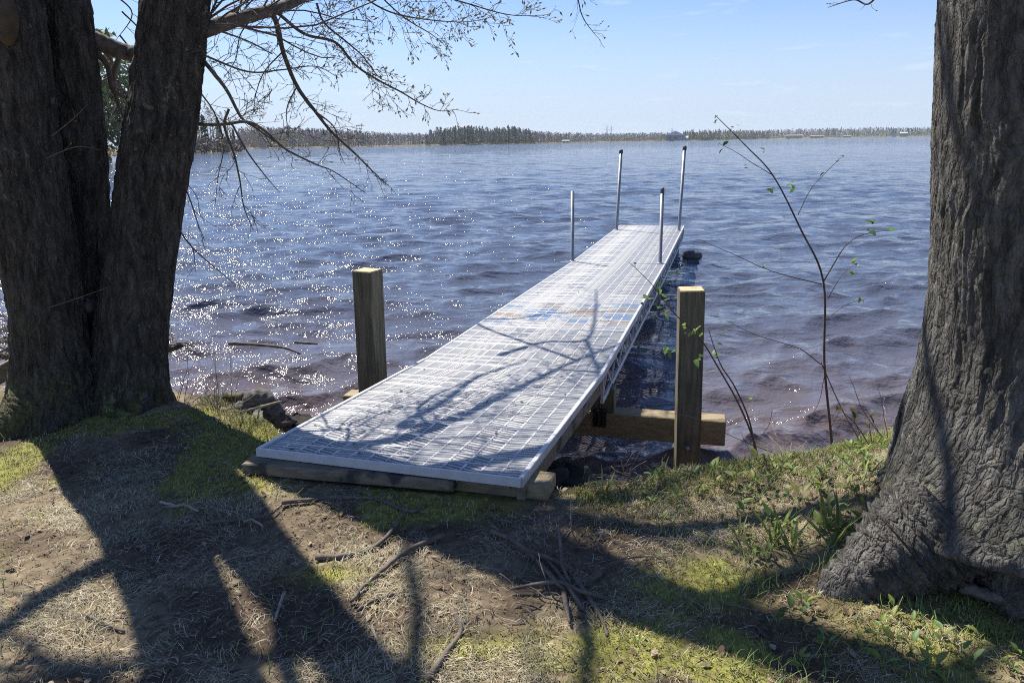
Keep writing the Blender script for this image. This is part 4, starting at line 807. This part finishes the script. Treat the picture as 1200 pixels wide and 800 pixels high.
def roots():
    random.seed(8)
    # root knot in the middle foreground: one plant, several strands
    t = empty('root_clump', atZ(665, 680, .03)); tag(t, 'tangle of bare dark roots arching out of the soil in the middle foreground', 'roots'); b = t.location
    for px, r0, r1, h in (([(575, 622), (600, 632), (618, 645), (640, 655), (668, 668)], .010, .016, .02), ([(618, 645), (640, 668), (655, 685), (668, 692)], .012, .008, .03), ([(620, 645), (648, 655), (668, 665), (672, 668)], .010, .006, .04),
                          ([(598, 690), (630, 684), (655, 682), (680, 692), (715, 702)], .008, .012, .03), ([(654, 619), (657, 640), (659, 660), (668, 684)], .006, .009, .07), ([(660, 690), (664, 712), (668, 730)], .013, .007, .02),
                          ([(668, 670), (690, 700), (705, 725), (712, 745)], .012, .008, .01), ([(625, 646), (618, 660), (620, 668)], .007, .004, .01), ([(640, 655), (652, 668), (668, 690), (684, 715)], .011, .008, .03), ([(700, 698), (720, 702), (738, 701)], .007, .003, .01), ([(626, 630), (634, 640), (640, 652)], .005, .004, .03)):
        P = []
        for i, (u, v) in enumerate(px):
            hh = h*math.sin(math.pi*(i+.35)/(len(px)-.3)); q = atZ(u, v, .04+hh); q = atZ(u, v, G(q.x, q.y)+hh+.006); P.append(q-b)
        limb('root_strand', P, [r0*.75, (r0+r1)*.36, r1*.6], ROOTM, t, 8, .2, 5)
    for i in range(22):
        u, v = random.uniform(600, 715), random.uniform(630, 725); q = atZ(u, v, .05); q.z = G(q.x, q.y)+.012
        w = wander(q-b, (random.gauss(.2, 1), random.gauss(0, 1), random.uniform(-.1, .25)), random.uniform(.08, .28), 7, .8, -.25, .22); mb = MB(); mb.tube(w, [random.uniform(.002, .0045)*(1-.09*k) for k in range(8)], 6, jit=.15); mb.build('root_strand', ROOTM, t)
    ground_stick(RT, [(520, 628), (490, 640), (465, 655), (445, 672), (425, 690), (412, 706)], .011, .006, ROOTM, 'long thin exposed root snaking diagonally left of the root tangle', 'root', .012)
    ground_stick(RT, [(475, 694), (450, 700), (432, 708), (418, 716)], .007, .005, ROOTM, 'short root just below the end of the long diagonal root', 'root', .006)
    ground_stick(RT, [(330, 590), (390, 584), (440, 586), (480, 600), (500, 592)], .010, .005, ROOTM, 'flat pale root running parallel to the dock edge', 'root', .004)
    ground_stick(RT, [(370, 655), (410, 652), (440, 642), (470, 610), (478, 596)], .012, .005, ROOTM, 'dark root climbing toward the dock edge', 'root', .004)
    ground_stick(RT, [(200, 618), (260, 612), (310, 606), (330, 592)], .008, .004, ROOTM, 'thin pale root below the sunny moss strip', 'root', .004)
    ground_stick(RT, [(500, 800), (520, 770), (540, 740), (530, 715)], .012, .006, ROOTM, 'half-buried root at the bottom centre of the slope', 'root', .002)
    SK = 'fallen_stick'
    ground_stick(SK, [(188, 588), (205, 593), (218, 592), (232, 600)], .007, .004, STICK, 'knobbly stick beside the yellow moss strip', 'stick', .012, side=[(.4, -.5, -.6, .06)])
    ground_stick(SK, [(100, 720), (120, 730), (146, 741)], .006, .004, ROOTM, 'short dark stick on the sunlit grass at left', 'stick', .006)
    ground_stick(SK, [(333, 694), (327, 712), (322, 728)], .006, .004, STICK, 'short pale stick standing out beside the trunk shadow', 'stick', .008)
    ground_stick(SK, [(285, 612), (297, 610), (308, 617)], .006, .004, STICK, 'stubby stick near the middle of the moss patch', 'stick', .006)
    ground_stick(SK, [(240, 672), (262, 660), (275, 654), (300, 650)], .004, .003, STICK, 'slender pale twig in the wide shadow', 'stick', .006)
    ground_stick(SK, [(1125, 690), (1150, 698), (1172, 705), (1205, 716)], .022, .018, DRIFT, 'thick grey broken branch lying against the right tree', 'branch', .02)
    ground_stick(SK, [(436, 735), (446, 760), (455, 785)], .004, .002, STICK, 'curved pale twig in the lower middle grass', 'stick', .01)
    ground_stick(SK, [(1040, 690), (1046, 678), (1050, 662)], .003, .002, STICK, 'thin pale twig leaning by the root of the right tree', 'stick', .03)
    for i in range(92):
        u, v = (random.uniform(20, 900), random.uniform(585, 795)) if i < 60 else (random.uniform(150, 330), random.uniform(495, 590)); l = random.uniform(8, 28); a = random.uniform(-.9, .9) + (math.pi if random.random() < .5 else 0)
        px = [(u, v), (u+l*.5*math.cos(a), v+l*.25*math.sin(a)+random.uniform(-2, 2)), (u+l*math.cos(a), v+l*.5*math.sin(a))]
        ground_stick('ground_twig', px, random.uniform(.0016, .0036), .0012, random.choice((STICK, ROOTM, STICK)), 'thin dead twig scattered on the soil and dry grass', 'twig', .003, 'thin twigs scattered over the ground', n=5)
roots()

# ------------------------------------------------------------------ saplings at the water's edge
def sapling(name, label, stems, leaves, y0, cat='sapling', r=.006, lc=(1, 1, 1), lsize=.038):
    b = atZ(*stems[0][0][0][:2], .05); b = Vector((b.x, y0, G(b.x, y0))); t = empty(name, b); tag(t, label, cat)
    for i, (px, r0, r1) in enumerate([(s[0], s[1], s[2]) for s in stems]):
        P = [atY(q[0], q[1], y0 if len(q) < 3 else q[2])-b for q in px]
        limb('stem' if i == 0 else 'branch', P, [r0, r1], SAPB, t, 7, .06, 6)
    for (u, v, s) in leaves:
        p = atY(u, v, y0+random.uniform(-.05, .05))-b; sp = []
        for k in range(random.choice((1, 2, 2, 3))):
            sp.append((p+Vector((random.gauss(0, .006), random.gauss(0, .006), random.gauss(0, .006))), random.uniform(0, 6.28), random.uniform(-.9, .9), random.uniform(-1, 1), lsize*s*random.uniform(.7, 1.2), lsize*s*random.uniform(.55, .8), tuple(c*random.uniform(.85, 1.25) for c in lc)))
        leaf_obj('leaf', sp, t, LEAF)
    return t
SAPB = mat('sapling_bark', (.07, .035, .03), (.13, .075, .06), .6, 20)
random.seed(5)
sapling('young_birch', 'tall slender red-brown sapling with few leaves standing between the post and the right tree', [
    ([(978, 556), (973, 500), (966, 424), (965, 330), (938, 268), (906, 206), (874, 171), (838, 135)], .0068, .0015),
    ([(965, 330), (991, 288), (1015, 274), (1044, 270)], .003, .0012), ([(963, 333), (930, 325), (897, 315), (860, 298), (822, 282)], .0025, .001), ([(962, 427), (940, 410), (921, 403), (885, 392), (852, 376)], .0025, .001),
    ([(962, 424), (985, 476), (1003, 508), (1018, 535)], .0025, .002), ([(970, 350), (985, 325), (1000, 310)], .0018, .001), ([(935, 252), (950, 222), (965, 205), (985, 185)], .0018, .0009), ([(968, 375), (990, 358), (1015, 350)], .0016, .0009), ([(905, 205), (880, 190), (862, 178), (842, 168)], .0016, .0009), ([(974, 500), (985, 480), (995, 470)], .0016, .001), ([(966, 440), (960, 470), (948, 492)], .0016, .001)],
    [(1020, 262, .9), (1019, 272, 1), (1044, 270, .8), (1000, 305, .9), (996, 320, .7), (1008, 350, .6), (905, 222, .7), (928, 218, .8), (912, 206, .8), (985, 185, .6), (965, 203, .6), (848, 170, .7), (842, 140, .5), (838, 136, .5), (855, 378, .5), (862, 148, .4), (895, 312, .5), (930, 225, .7), (895, 178, .6), (872, 196, .5)], 3.30)
sapling('young_alder', 'thin arching shoot with bright young leaves crossing in front of the right post', [
    ([(893, 566), (884, 519), (866, 474), (843, 433), (820, 396), (793, 370), (775, 348), (761, 330), (737, 307)], .0050, .0010),
    ([(889, 566), (880, 500), (862, 455), (846, 430), (838, 410), (830, 385)], .0045, .0015), ([(940, 545), (900, 528), (860, 512), (820, 492), (790, 484)], .002, .001), ([(884, 519), (900, 500), (905, 480)], .0016, .001)],
    [(737, 307, .35), (744, 314, .4), (757, 350, .9), (756, 356, .8), (770, 363, .9), (768, 336, .8), (776, 341, .8), (782, 368, .9), (780, 349, .6), (777, 411, .8), (786, 410, .9), (802, 383, .8), (816, 386, .9), (818, 394, .9), (815, 421, 1.0), (820, 419, .9), (842, 417, .9), (840, 402, .7), (878, 470, .7), (878, 480, .5), (793, 412, .5), (848, 390, .5), (808, 391, .6)], 3.16)
sapling('low_shrub', 'little shrub with wilted dark leaves at the foot of the right tree by the water', [
    ([(1032, 552), (1020, 525), (1005, 500), (990, 484)], .0035, .0015), ([(1030, 548), (1022, 520), (1018, 490)], .003, .001), ([(1000, 555), (1010, 520), (1000, 490)], .002, .001), ([(1040, 540), (1034, 515), (1010, 470)], .0016, .0008)],
    [(985, 478, 1.1), (996, 480, 1.1), (1008, 487, 1.2), (1018, 488, 1.2), (990, 492, .9), (1012, 496, .9)], 3.2, 'shrub', lc=(.42, .28, .35), lsize=.04)
def dead_shrub(name, label, u, v, n, hmin, hmax, y, spread=.5, seed=3, lean=0):
    random.seed(seed); p = atZ(u, v, .03); b = Vector((p.x, y, G(p.x, y))); t = empty(name, b); tag(t, label, 'shrub')
    for i in range(n):
        w = wander((random.uniform(-.08, .08), random.uniform(-.04, .04), -.02), (random.gauss(lean, spread), random.gauss(0, spread*.6), 1), random.uniform(hmin, hmax), 7, .5, -.2, .12)
        m = MB(); m.tube(w, [.0024*(1-.6*k/7) for k in range(8)], 5)
        for k in (3, 5): q = wander(w[k], (random.gauss(0, 1), random.gauss(0, .5), .6), random.uniform(.04, .12), 4, .3, 0, .15); m.tube(q, [.0012]*5, 4)
        m.build('stem', STICK if i % 2 else ROOTM, t)
dead_shrub('dead_shrub', 'tuft of leafless brown stems on the brink right of the wooden post', 925, 556, 9, .15, .4, 3.2, .8, 3)
dead_shrub('dead_shrub', 'bare thin stems rising behind the driftwood left of the dock', 262, 490, 12, .15, .42, 4.05, .6, 4)
dead_shrub('dead_shrub', 'bare twigs leaning out from the foot of the left tree', 222, 478, 9, .12, .38, 4.15, .8, 5, .5)
dead_shrub('dead_shrub', 'sparse dry stalks beside the right tree over the water', 1050, 540, 6, .2, .45, 3.2, .5, 6, -.4)
dead_shrub('dead_shrub', 'a few pale dry stalks in the gap right of the ramp foot', 745, 566, 7, .06, .16, 3.06, .5, 8)
dead_shrub('dead_shrub', 'loose brush of dead stems behind the left tree at the picture edge', 2, 440, 14, .2, .55, 4.6, .9, 9, -.3)

# ------------------------------------------------------------------ driftwood, logs, rocks
def wood_pieces():
    random.seed(21)
    def lg(name, px, y, r0, r1, m, label, n=12, jit=.12, dy=0, cat='log'):
        P = [atY(u, v, y+dy*i) for i, (u, v) in enumerate(px)]; t = empty(name, P[0]); tag(t, label, cat); limb('log_body', [p-P[0] for p in P], [r0, (r0+r1)/2, r1], m, t, n, jit, 8); return t
    lg('mossy_log', [(178, 466), (215, 470), (250, 468), (286, 466)], 4.38, .040, .034, MOSSLOG, 'moss-topped log lying along the waterline right of the left tree')
    lg('dark_log', [(185, 480), (230, 481), (265, 482)], 4.30, .03, .028, MOSSLOG, 'dark wet log just below the mossy log')
    lg('driftwood_root', [(266, 496), (285, 480), (302, 465), (316, 474), (325, 494)], 4.12, .045, .055, DRIFT, 'gnarled grey driftwood root beside the left corner of the dock', 14, .25, cat='driftwood')
    lg('driftwood_stick', [(215, 497), (260, 489), (300, 478), (330, 470)], 4.02, .012, .006, STICK, 'slim bleached stick resting across the driftwood', 8, cat='stick')
    lg('driftwood_branch', [(240, 488), (275, 498), (305, 508), (322, 520)], 3.9, .012, .006, ROOTM, 'dark bent branch in front of the driftwood root', 8, cat='branch')
    lg('floating_branch', [(268, 402), (305, 404), (335, 408), (352, 415)], 6.9, .018, .008, ROOTM, 'waterlogged branch floating in the lake left of the dock', 8, .2, -.02, 'branch')
    lg('floating_stick', [(345, 401), (360, 402), (372, 403)], 6.9, .014, .01, ROOTM, 'short dark stick floating beyond the waterlogged branch', 8, .2, 0, 'stick')
    lg('broken_plank_log', [(186, 412), (200, 409), (214, 404)], 5.0, .03, .015, DRIFT, 'pale broken log end poking out behind the left tree', 10, .15)
    # brush pile behind the left tree
    t = empty('brush_pile', atZ(10, 430, -.2)); tag(t, 'heap of dead branches and soil at the waterline behind the left tree', 'brush pile'); b = t.location
    for i in range(60):
        u, v = random.uniform(-40, 40), random.uniform(372, 436); p = atY(u, v, random.uniform(4.9, 5.3))-b; w = wander(p, (random.gauss(0, 1), random.gauss(0, .6), random.gauss(0, .3)), random.uniform(.15, .5), 5, .4, 0, .12)
        m = MB(); m.tube(w, [random.uniform(.004, .013)*(1-.12*k) for k in range(6)], 6, jit=.1); m.build('branch', random.choice((STICK, ROOTM, DRIFT)), t)
    for i in range(30):
        u, v = random.uniform(190, 216), random.uniform(390, 415); p = atY(u, v, random.uniform(4.9, 5.2))-b; w = wander(p, (random.gauss(0, 1), random.gauss(0, .6), random.gauss(0, .3)), random.uniform(.06, .2), 5, .4, 0, .12)
        m = MB(); m.tube(w, [.004*(1-.1*k) for k in range(6)], 5); m.build('branch', random.choice((STICK, ROOTM)), t)
    t = empty('loose_board', atY(5, 440, 4.2)); tag(t, 'brown board propped at the left picture edge beside the tree', 'board'); m = MB(); a = atY(-30, 455, 4.15)-t.location; q = atY(26, 424, 4.35)-t.location; m.beam(a, q, .03, .10, .004); m.build('board_body', WOODG, t)
    # rocks, and one lump of driftwood
    def rock(u, v, y, s, label, seed, m=ROCK):
        r = np.random.default_rng(seed); n1, n2_ = 20, 14; T, P = np.meshgrid(np.linspace(0, 2*math.pi, n1, endpoint=False), np.linspace(0, math.pi, n2_)); d = 1+.7*(vn(T/(2*math.pi)*5, P*2, seed, 5)-.5)+.5*(vn(T/(2*math.pi)*10, P*5, seed+1, 10)-.5)
        Vv = np.stack([d*np.sin(P)*np.cos(T)*s[0], d*np.sin(P)*np.sin(T)*s[1], d*np.cos(P)*s[2]], -1).reshape(-1, 3); i = np.arange(n1*n2_).reshape(n2_, n1); j = np.roll(i, -1, 1)
        p = atY(u, v, y); o = np_mesh('shore_rock', Vv, np.stack([i[:-1], i[1:], j[1:], j[:-1]], -1).reshape(-1, 4), m, smooth=True); o.location = p; tag(o, label, 'rock', 'dark rocks along the bank'); return o
    rock(350, 496, 4.35, (.12, .09, .06), 'dark wet rock in the water just left of the dock edge', 3)
    rock(312, 496, 4.28, (.16, .08, .07), 'rounded grey driftwood lump pressed against the driftwood root', 5, DRIFT)  # a piece of driftwood, shaped with the rock mesh
    rock(606, 580, 3.40, (.30, .20, .15), 'black rock in the shade under the right side of the ramp', 7)
    rock(662, 566, 3.45, (.14, .12, .09), 'wet black rock at the corner of the ramp and the bank', 9)
    rock(690, 598, 3.24, (.26, .12, .12), 'dark earth-covered rock beneath the brink beside the ramp', 11)
wood_pieces()

# ------------------------------------------------------------------ far shores
def polar(u, dist):                      # point on the water plane at a given distance in the direction of column u
    r = ray(u, 166); d = Vector((r.x, r.y, 0)).normalized(); return d*dist
def land(name, ulist, dfun, depth, hgt):
    V = []; Fc = []; us = ulist
    for u in us:
        d0 = dfun(u)*(1+.012*math.sin(u*.7)+.01*math.sin(u*.23))
        for k, (f, z) in enumerate(((0, WZ-1), (.01, WZ+.1), (.05, WZ+1.2), (.4, WZ+hgt*.5), (1, WZ+hgt), (1.3, WZ-2))):
            p = polar(u, d0+depth*f); V.append((p.x, p.y, z))
    n = 6
    for i in range(len(us)-1):
        for k in range(n-1): Fc.append((i*n+k, (i+1)*n+k, (i+1)*n+k+1, i*n+k+1))
    o = np_mesh(name, V, Fc, EARTH, smooth=True); tag(o, kind='structure'); return o
def dfar(u): return float(np.interp(u, [-700, 150, 300, 620, 700, 830, 860, 1200, 1900], [700, 800, 900, 1000, 1250, 1400, 2000, 2300, 2500]))
land('far_shore', list(np.linspace(120, 1850, 260)), dfar, 420, 5)
land('left_point', list(np.linspace(-900, 128, 80)), lambda u: float(np.interp(u, [-900, -300, 60, 128], [60, 110, 150, 165])), 60, 3)
land('wooded_point', list(np.linspace(60, 283, 60)), lambda u: float(np.interp(u, [60, 283], [300, 345])), 110, 3)
class Far:
    def __init__(s): s.V = []; s.C = []
    def tri(s, a, b, c, col): s.V += [a, b, c]; s.C += [col]*3
    def bare(s, p, h, w, col, n=46, k=1.0):
        x, y, z = p; dx = random.uniform(-.1, .1)*w
        t = h*.016+.05; s.tri((x-t, y, z), (x+t, y, z), (x+dx, y, z+h*.9), (col[0]*.8, col[1]*.8, col[2]*.8))
        for i in range(n):
            f = random.random()**.8; zz = z+h*(.18+.8*f); ww = w*math.sin(math.pi*min(.98, .15+.8*f))*.5; a = random.uniform(-1, 1)*ww; b = random.uniform(-1, 1)*ww; l = h*random.uniform(.04, .10)*k; g = random.uniform(.75, 1.3)
            s.tri((x+a, y+b, zz), (x+a*1.25+l*.35, y+b*1.1, zz+l*.3), (x+a*1.15+random.uniform(-.3, .3)*l, y+b*1.1, zz+l), (col[0]*g, col[1]*g, col[2]*g))
    def conifer(s, p, h, w, col, n=60):
        x, y, z = p; t = h*.014+.05; s.tri((x-t, y, z), (x+t, y, z), (x, y, z+h*.97), (.1, .08, .06))
        for i in range(n):
            f = i/n; zz = z+h*(.14+.84*f); r = w*.5*(1-f)**.85*random.uniform(.6, 1.15)+.02*h; a = random.uniform(0, 6.283); g = random.uniform(.65, 1.35); l = h*.055
            ca, sa = math.cos(a), math.sin(a); s.tri((x, y, zz+l), (x+ca*r-sa*l, y+sa*r+ca*l, zz-l*.4), (x+ca*r+sa*l, y+sa*r-ca*l, zz-l*.2), (col[0]*g, col[1]*g, col[2]*g))
    def leafy(s, p, h, w, col, n=60, sz=.06):
        x, y, z = p; t = h*.02; s.tri((x-t, y, z), (x+t, y, z), (x, y, z+h*.8), (.12, .10, .08))
        for i in range(n):
            while True:
                a, b, c = (random.uniform(-1, 1) for _ in range(3))
                if a*a+b*b+c*c < 1: break
            q = (x+a*w*.5*(1-.25*c), y+b*w*.5, z+h*(.55+.43*c)); l = h*sz*random.uniform(.6, 1.4); g = random.uniform(.6, 1.4); cc = (col[0]*g, col[1]*g, col[2]*g)
            d = [(random.gauss(0, l), random.gauss(0, l), random.gauss(0, l)) for _ in range(2)]
            s.tri(q, (q[0]+d[0][0], q[1]+d[0][1], q[2]+d[0][2]), (q[0]+d[1][0], q[1]+d[1][1], q[2]+d[1][2]), cc)
    def build(s, name, parent=None):
        V = np.array(s.V); return np_mesh(name, V, np.arange(len(V)).reshape(-1, 3), FARM, parent, col=s.C)
BARE = (.27, .21, .19); PINE = (.055, .09, .045); SPR = (.30, .32, .14)
def woods():
    random.seed(99)
    def belt(name, u0, u1, n, tops, label, mix, rows=(0, 70)):
        f = Far()
        for i in range(n):
            u = u0+(u1-u0)*(i+random.random())/n; dist = dfar(u)+random.uniform(*rows)+6; p = polar(u, dist); p.z = WZ+.6+rows[0]*.01
            top = np.interp(u, [t[0] for t in tops], [t[1] for t in tops]); hor = 165.4-(u-600)*math.tan(ROLL)
            h = max(3, ((hor-top)/F_PX*dist+2)*random.uniform(.72, 1.05)); k = random.choices((0, 1, 2), mix)[0]
            if k == 0: f.bare(p, h, h*.45, tuple(c*random.uniform(.8, 1.25) for c in BARE), 40, 1.3)
            elif k == 1: f.conifer(p, h*random.uniform(.9, 1.15), h*.36, PINE, 44)
            else: f.leafy(p, h*.8, h*.55, SPR, 40, .08)
        tag(f.build(name), label, 'woodland', kind='stuff')
    belt('far_woodland', 280, 505, 520, [(280, 152), (330, 151), (400, 153), (440, 155), (505, 157)], 'grey leafless woodland lining the far left shore', (8, 1.2, .5))
    belt('far_pine_wood', 498, 628, 330, [(498, 156), (515, 151), (540, 149), (575, 151), (600, 149), (628, 154)], 'raised clump of dark pines on the far shore behind the open lake', (3, 6, .3))
    belt('far_birch_wood', 622, 790, 520, [(622, 154), (700, 156), (790, 155)], 'pale mauve leafless wood on the far shore beyond the dock end', (9, .6, .8))
    belt('far_mixed_wood', 800, 900, 420, [(800, 153), (830, 152), (850, 152), (900, 153)], 'mixed green and bare wood on the far shore right of the lakeside shed', (2, 3, 3))
    belt('distant_right_wood', 895, 1260, 800, [(895, 152), (960, 151), (1020, 150), (1090, 150), (1260, 148)], 'low distant woods along the right horizon', (5, 2, 2), (60, 260))
    belt('far_shrub_fringe', 860, 1260, 500, [(860, 157), (960, 156.5), (1100, 156), (1260, 154)], 'pale green shrubs fringing the distant right shore', (1, .3, 8), (0, 40))
    # single trees on the wooded point (left of centre)
    for i in range(26):
        u = 196+(284-196)*(i+.5*random.random())/26; dist = 318+random.uniform(0, 45); p = polar(u, dist); p.z = WZ+.8
        top = np.interp(u, [196, 235, 250, 268, 284], [122, 128, 134, 140, 158])+random.uniform(-4, 8); h = ((165.4-(u-600)*math.tan(ROLL)-top)/F_PX*dist+2.1)
        f = Far(); k = i % 5
        if k == 3: f.conifer((0, 0, 0), h*.8, h*.3, PINE, 120); lab = 'dark spruce among the bare trees on the nearer left point'; c = 'pine_tree'
        elif k == 1: f.bare((0, 0, 0), h, h*.2, SPR, 190, .45); lab = 'pale green budding tree on the nearer left point'; c = 'budding_tree'
        else: f.bare((0, 0, 0), h, h*.2, (.34, .30, .27), 200, .45); lab = 'slender bare birch on the nearer left point'; c = 'birch_tree'
        t = empty(c, p); tag(t, lab, 'tree', {'pine_tree': 'spruces on the left point', 'budding_tree': 'budding trees on the left point', 'birch_tree': 'bare birches on the left point'}[c]); f.build('crown', t)
        m = MB(); m.tube([(0, 0, -.5), (0, 0, h*.6)], [.28, .1], 6); m.build('trunk', mat('far_trunk', (.3, .28, .26), (.4, .38, .35)) if i == 0 else bpy.data.materials['far_trunk'], t)
    f = Far()
    for i in range(160):
        u = random.uniform(140, 283); dist = 304+random.uniform(0, 20); p = polar(u, dist); p.z = WZ+.3; f.leafy(p, random.uniform(3, 6), random.uniform(3, 6), random.choice((BARE, (.10, .10, .06), BARE)), 30, .12)
    tag(f.build('point_undergrowth'), 'brown waterside scrub on the nearer left point', 'scrub', kind='stuff')
    # evergreen seen between the stems of the left tree
    for (u, top, hh, d, col, lab, w) in ((140, 60, 0, 150, (.20, .23, .06), 'large yellow green cedar glimpsed between the stems of the left tree', .42), (100, 84, 0, 158, (.12, .16, .05), 'darker cedar partly hidden behind the middle stem', .5)):
        p = polar(u, d); p.z = WZ+.4; hor = 165.4-(u-600)*math.tan(ROLL); h = (hor-top)/F_PX*d+2.3; f = Far(); f.leafy((0, 0, 0), h, h*w, col, 1100, .028); f.leafy((0, 0, -h*.02), h*.62, h*w*1.1, (.06, .09, .03), 500, .04)
        t = empty('cedar_tree', p); tag(t, lab, 'tree'); f.build('crown', t); m = MB(); m.tube([(0, 0, -.5), (0, 0, h*.7)], [.35, .1], 7); m.build('trunk', bpy.data.materials['far_trunk'], t)
    f = Far()
    for i in range(90):
        u = random.uniform(-200, 128); d = random.uniform(148, 170); p = polar(u, d); p.z = WZ+.2; f.leafy(p, random.uniform(2, 6), random.uniform(2, 5), random.choice(((.10, .12, .04), (.17, .18, .06), (.12, .09, .06))), 60, .08)
    tag(f.build('shore_scrub'), 'low green scrub at the water on the near left point', 'scrub', kind='stuff')
woods()
def far_buildings():
    WALLM = mat('shed_wall', (.16, .17, .20), (.22, .23, .26), .8, .5); ROOFM = mat('metal_roof', (.45, .46, .48), (.55, .56, .58), .4, .3); GL = mat('window_glass', (.03, .04, .05), (.05, .06, .07), .1)
    CREAM = mat('cream_wall', (.42, .34, .20), (.50, .42, .26), .8, .4); PALE = mat('pale_concrete', (.36, .35, .32), (.45, .43, .40), .8, .2); DULL = mat('dull_roof', (.22, .20, .16), (.28, .26, .21), .8, .2)
    def house(name, u, dist, L_, D_, H_, rh, wm, rm, label, nwin, gable=False, cat='building'):
        p = polar(u, dist); t = empty(name, (p.x, p.y, WZ+.6), math.atan2(-p.x, p.y)); tag(t, label, cat)
        m = MB(); m.box((0, 0, H_/2), (L_, D_, H_)); m.build('wall', wm, t)
        e = .6; m = MB(); vs = [(-L_/2-e, -D_/2-e, H_), (L_/2+e, -D_/2-e, H_), (L_/2+e, D_/2+e, H_), (-L_/2-e, D_/2+e, H_), (-L_/2-e, 0, H_+rh), (L_/2+e, 0, H_+rh)]
        if gable: vs = [(-L_/2-e, -D_/2-e, H_), (L_/2+e, -D_/2-e, H_), (L_/2+e, D_/2+e, H_), (-L_/2-e, D_/2+e, H_), (0, -D_/2-e, H_+rh), (0, D_/2+e, H_+rh)]
        m.add(vs, [(0, 1, 5, 4), (2, 3, 4, 5), (0, 4, 3), (1, 2, 5), (0, 3, 2, 1)] if not gable else [(0, 4, 5, 3), (1, 2, 5, 4), (0, 1, 4), (2, 3, 5), (0, 3, 2, 1)]); m.build('roof', rm, t)
        for i in range(nwin):
            m = MB(); m.box((-L_/2+L_*(i+.5)/nwin, -D_/2-.06, H_*.55), (L_/nwin*.45, .1, H_*.32)); m.build('window', GL, t)
        return t
    house('lakeside_shed', 791, 1330, 30, 20, 9, 7, WALLM, ROOFM, 'big grey shed with a pale metal roof at the water beyond the dock', 3, True)
    house('boathouse', 801, 1325, 14, 12, 4.5, 3, PALE, ROOFM, 'low white annex beside the grey lakeside shed', 2)
    house('long_warehouse', 930, 2040, 38, 14, 7, 2, CREAM, DULL, 'leftmost long cream building on the distant right shore', 5)
    house('low_warehouse', 957, 2060, 30, 14, 5, 2, CREAM, DULL, 'cream building on the distant right shore, second from the left', 4)
    house('flat_warehouse', 992, 2090, 18, 12, 4, 1.5, PALE, DULL, 'small pale building in the middle of the distant right shore', 3)
    house('tower_block', 1047, 2130, 10, 10, 20, 1, PALE, PALE, 'tall pale tower block on the right horizon', 2)
    house('side_house', 1058, 2120, 16, 10, 8, 3, CREAM, ROOFM, 'cream house right of the tall pale block', 2)
    house('shore_cabin', 663, 1075, 9, 6, 2.6, 1.2, PALE, PALE, 'tiny white cabin at the far waterline left of the dock poles', 2, cat='cabin')
    for u, d, h, lab in ((711, 1700, 36, 'left lattice power pylon on the far horizon'), (716, 1760, 36, 'second power pylon standing right next to the left one'), (787, 1800, 30, 'faint power pylon above the lakeside shed')):
        p = polar(u, d); t = empty('power_pylon', (p.x, p.y, WZ)); tag(t, lab, 'pylon', 'power pylons on the horizon'); m = MB()
        for sx in (-1, 1):
            for sy in (-1, 1): m.tube([(sx*3, sy*3, 0), (sx*.7, sy*.7, h*.7), (sx*.3, sy*.3, h)], .22, 4)
        for k in range(6):
            z = h*k/7; w = 3*(1-k/8); m.tube([(-w, -w, z), (w, -w, z+h/7)], .12, 4); m.tube([(w, -w, z), (-w, -w, z+h/7)], .12, 4)
        m.build('lattice', bpy.data.materials['galvanised_pipe'], t)
        for z in (.72, .86): m = MB(); m.tube([(-6, 0, h*z), (6, 0, h*z)], .2, 4); m.build('cross_arm', bpy.data.materials['galvanised_pipe'], t)
far_buildings()

# ------------------------------------------------------------------ air
hz = bpy.data.materials.new('haze'); hz.use_nodes = True; ht = hz.node_tree; ht.nodes.clear()
ho = ht.nodes.new('ShaderNodeOutputMaterial'); hv = ht.nodes.new('ShaderNodeVolumePrincipled'); hv.inputs['Color'].default_value = (.80, .88, 1, 1); hv.inputs['Density'].default_value = .00009; hv.inputs['Anisotropy'].default_value = .3
ht.links.new(hv.outputs[0], ho.inputs['Volume'])
HB = MB(); HB.box((0, 3900, 22.5), (9600, 8400, 51)); hb = HB.build('haze', hz); tag(hb, kind='stuff'); hb['label'] = 'thin pale haze over the whole lake'; hb['category'] = 'haze'
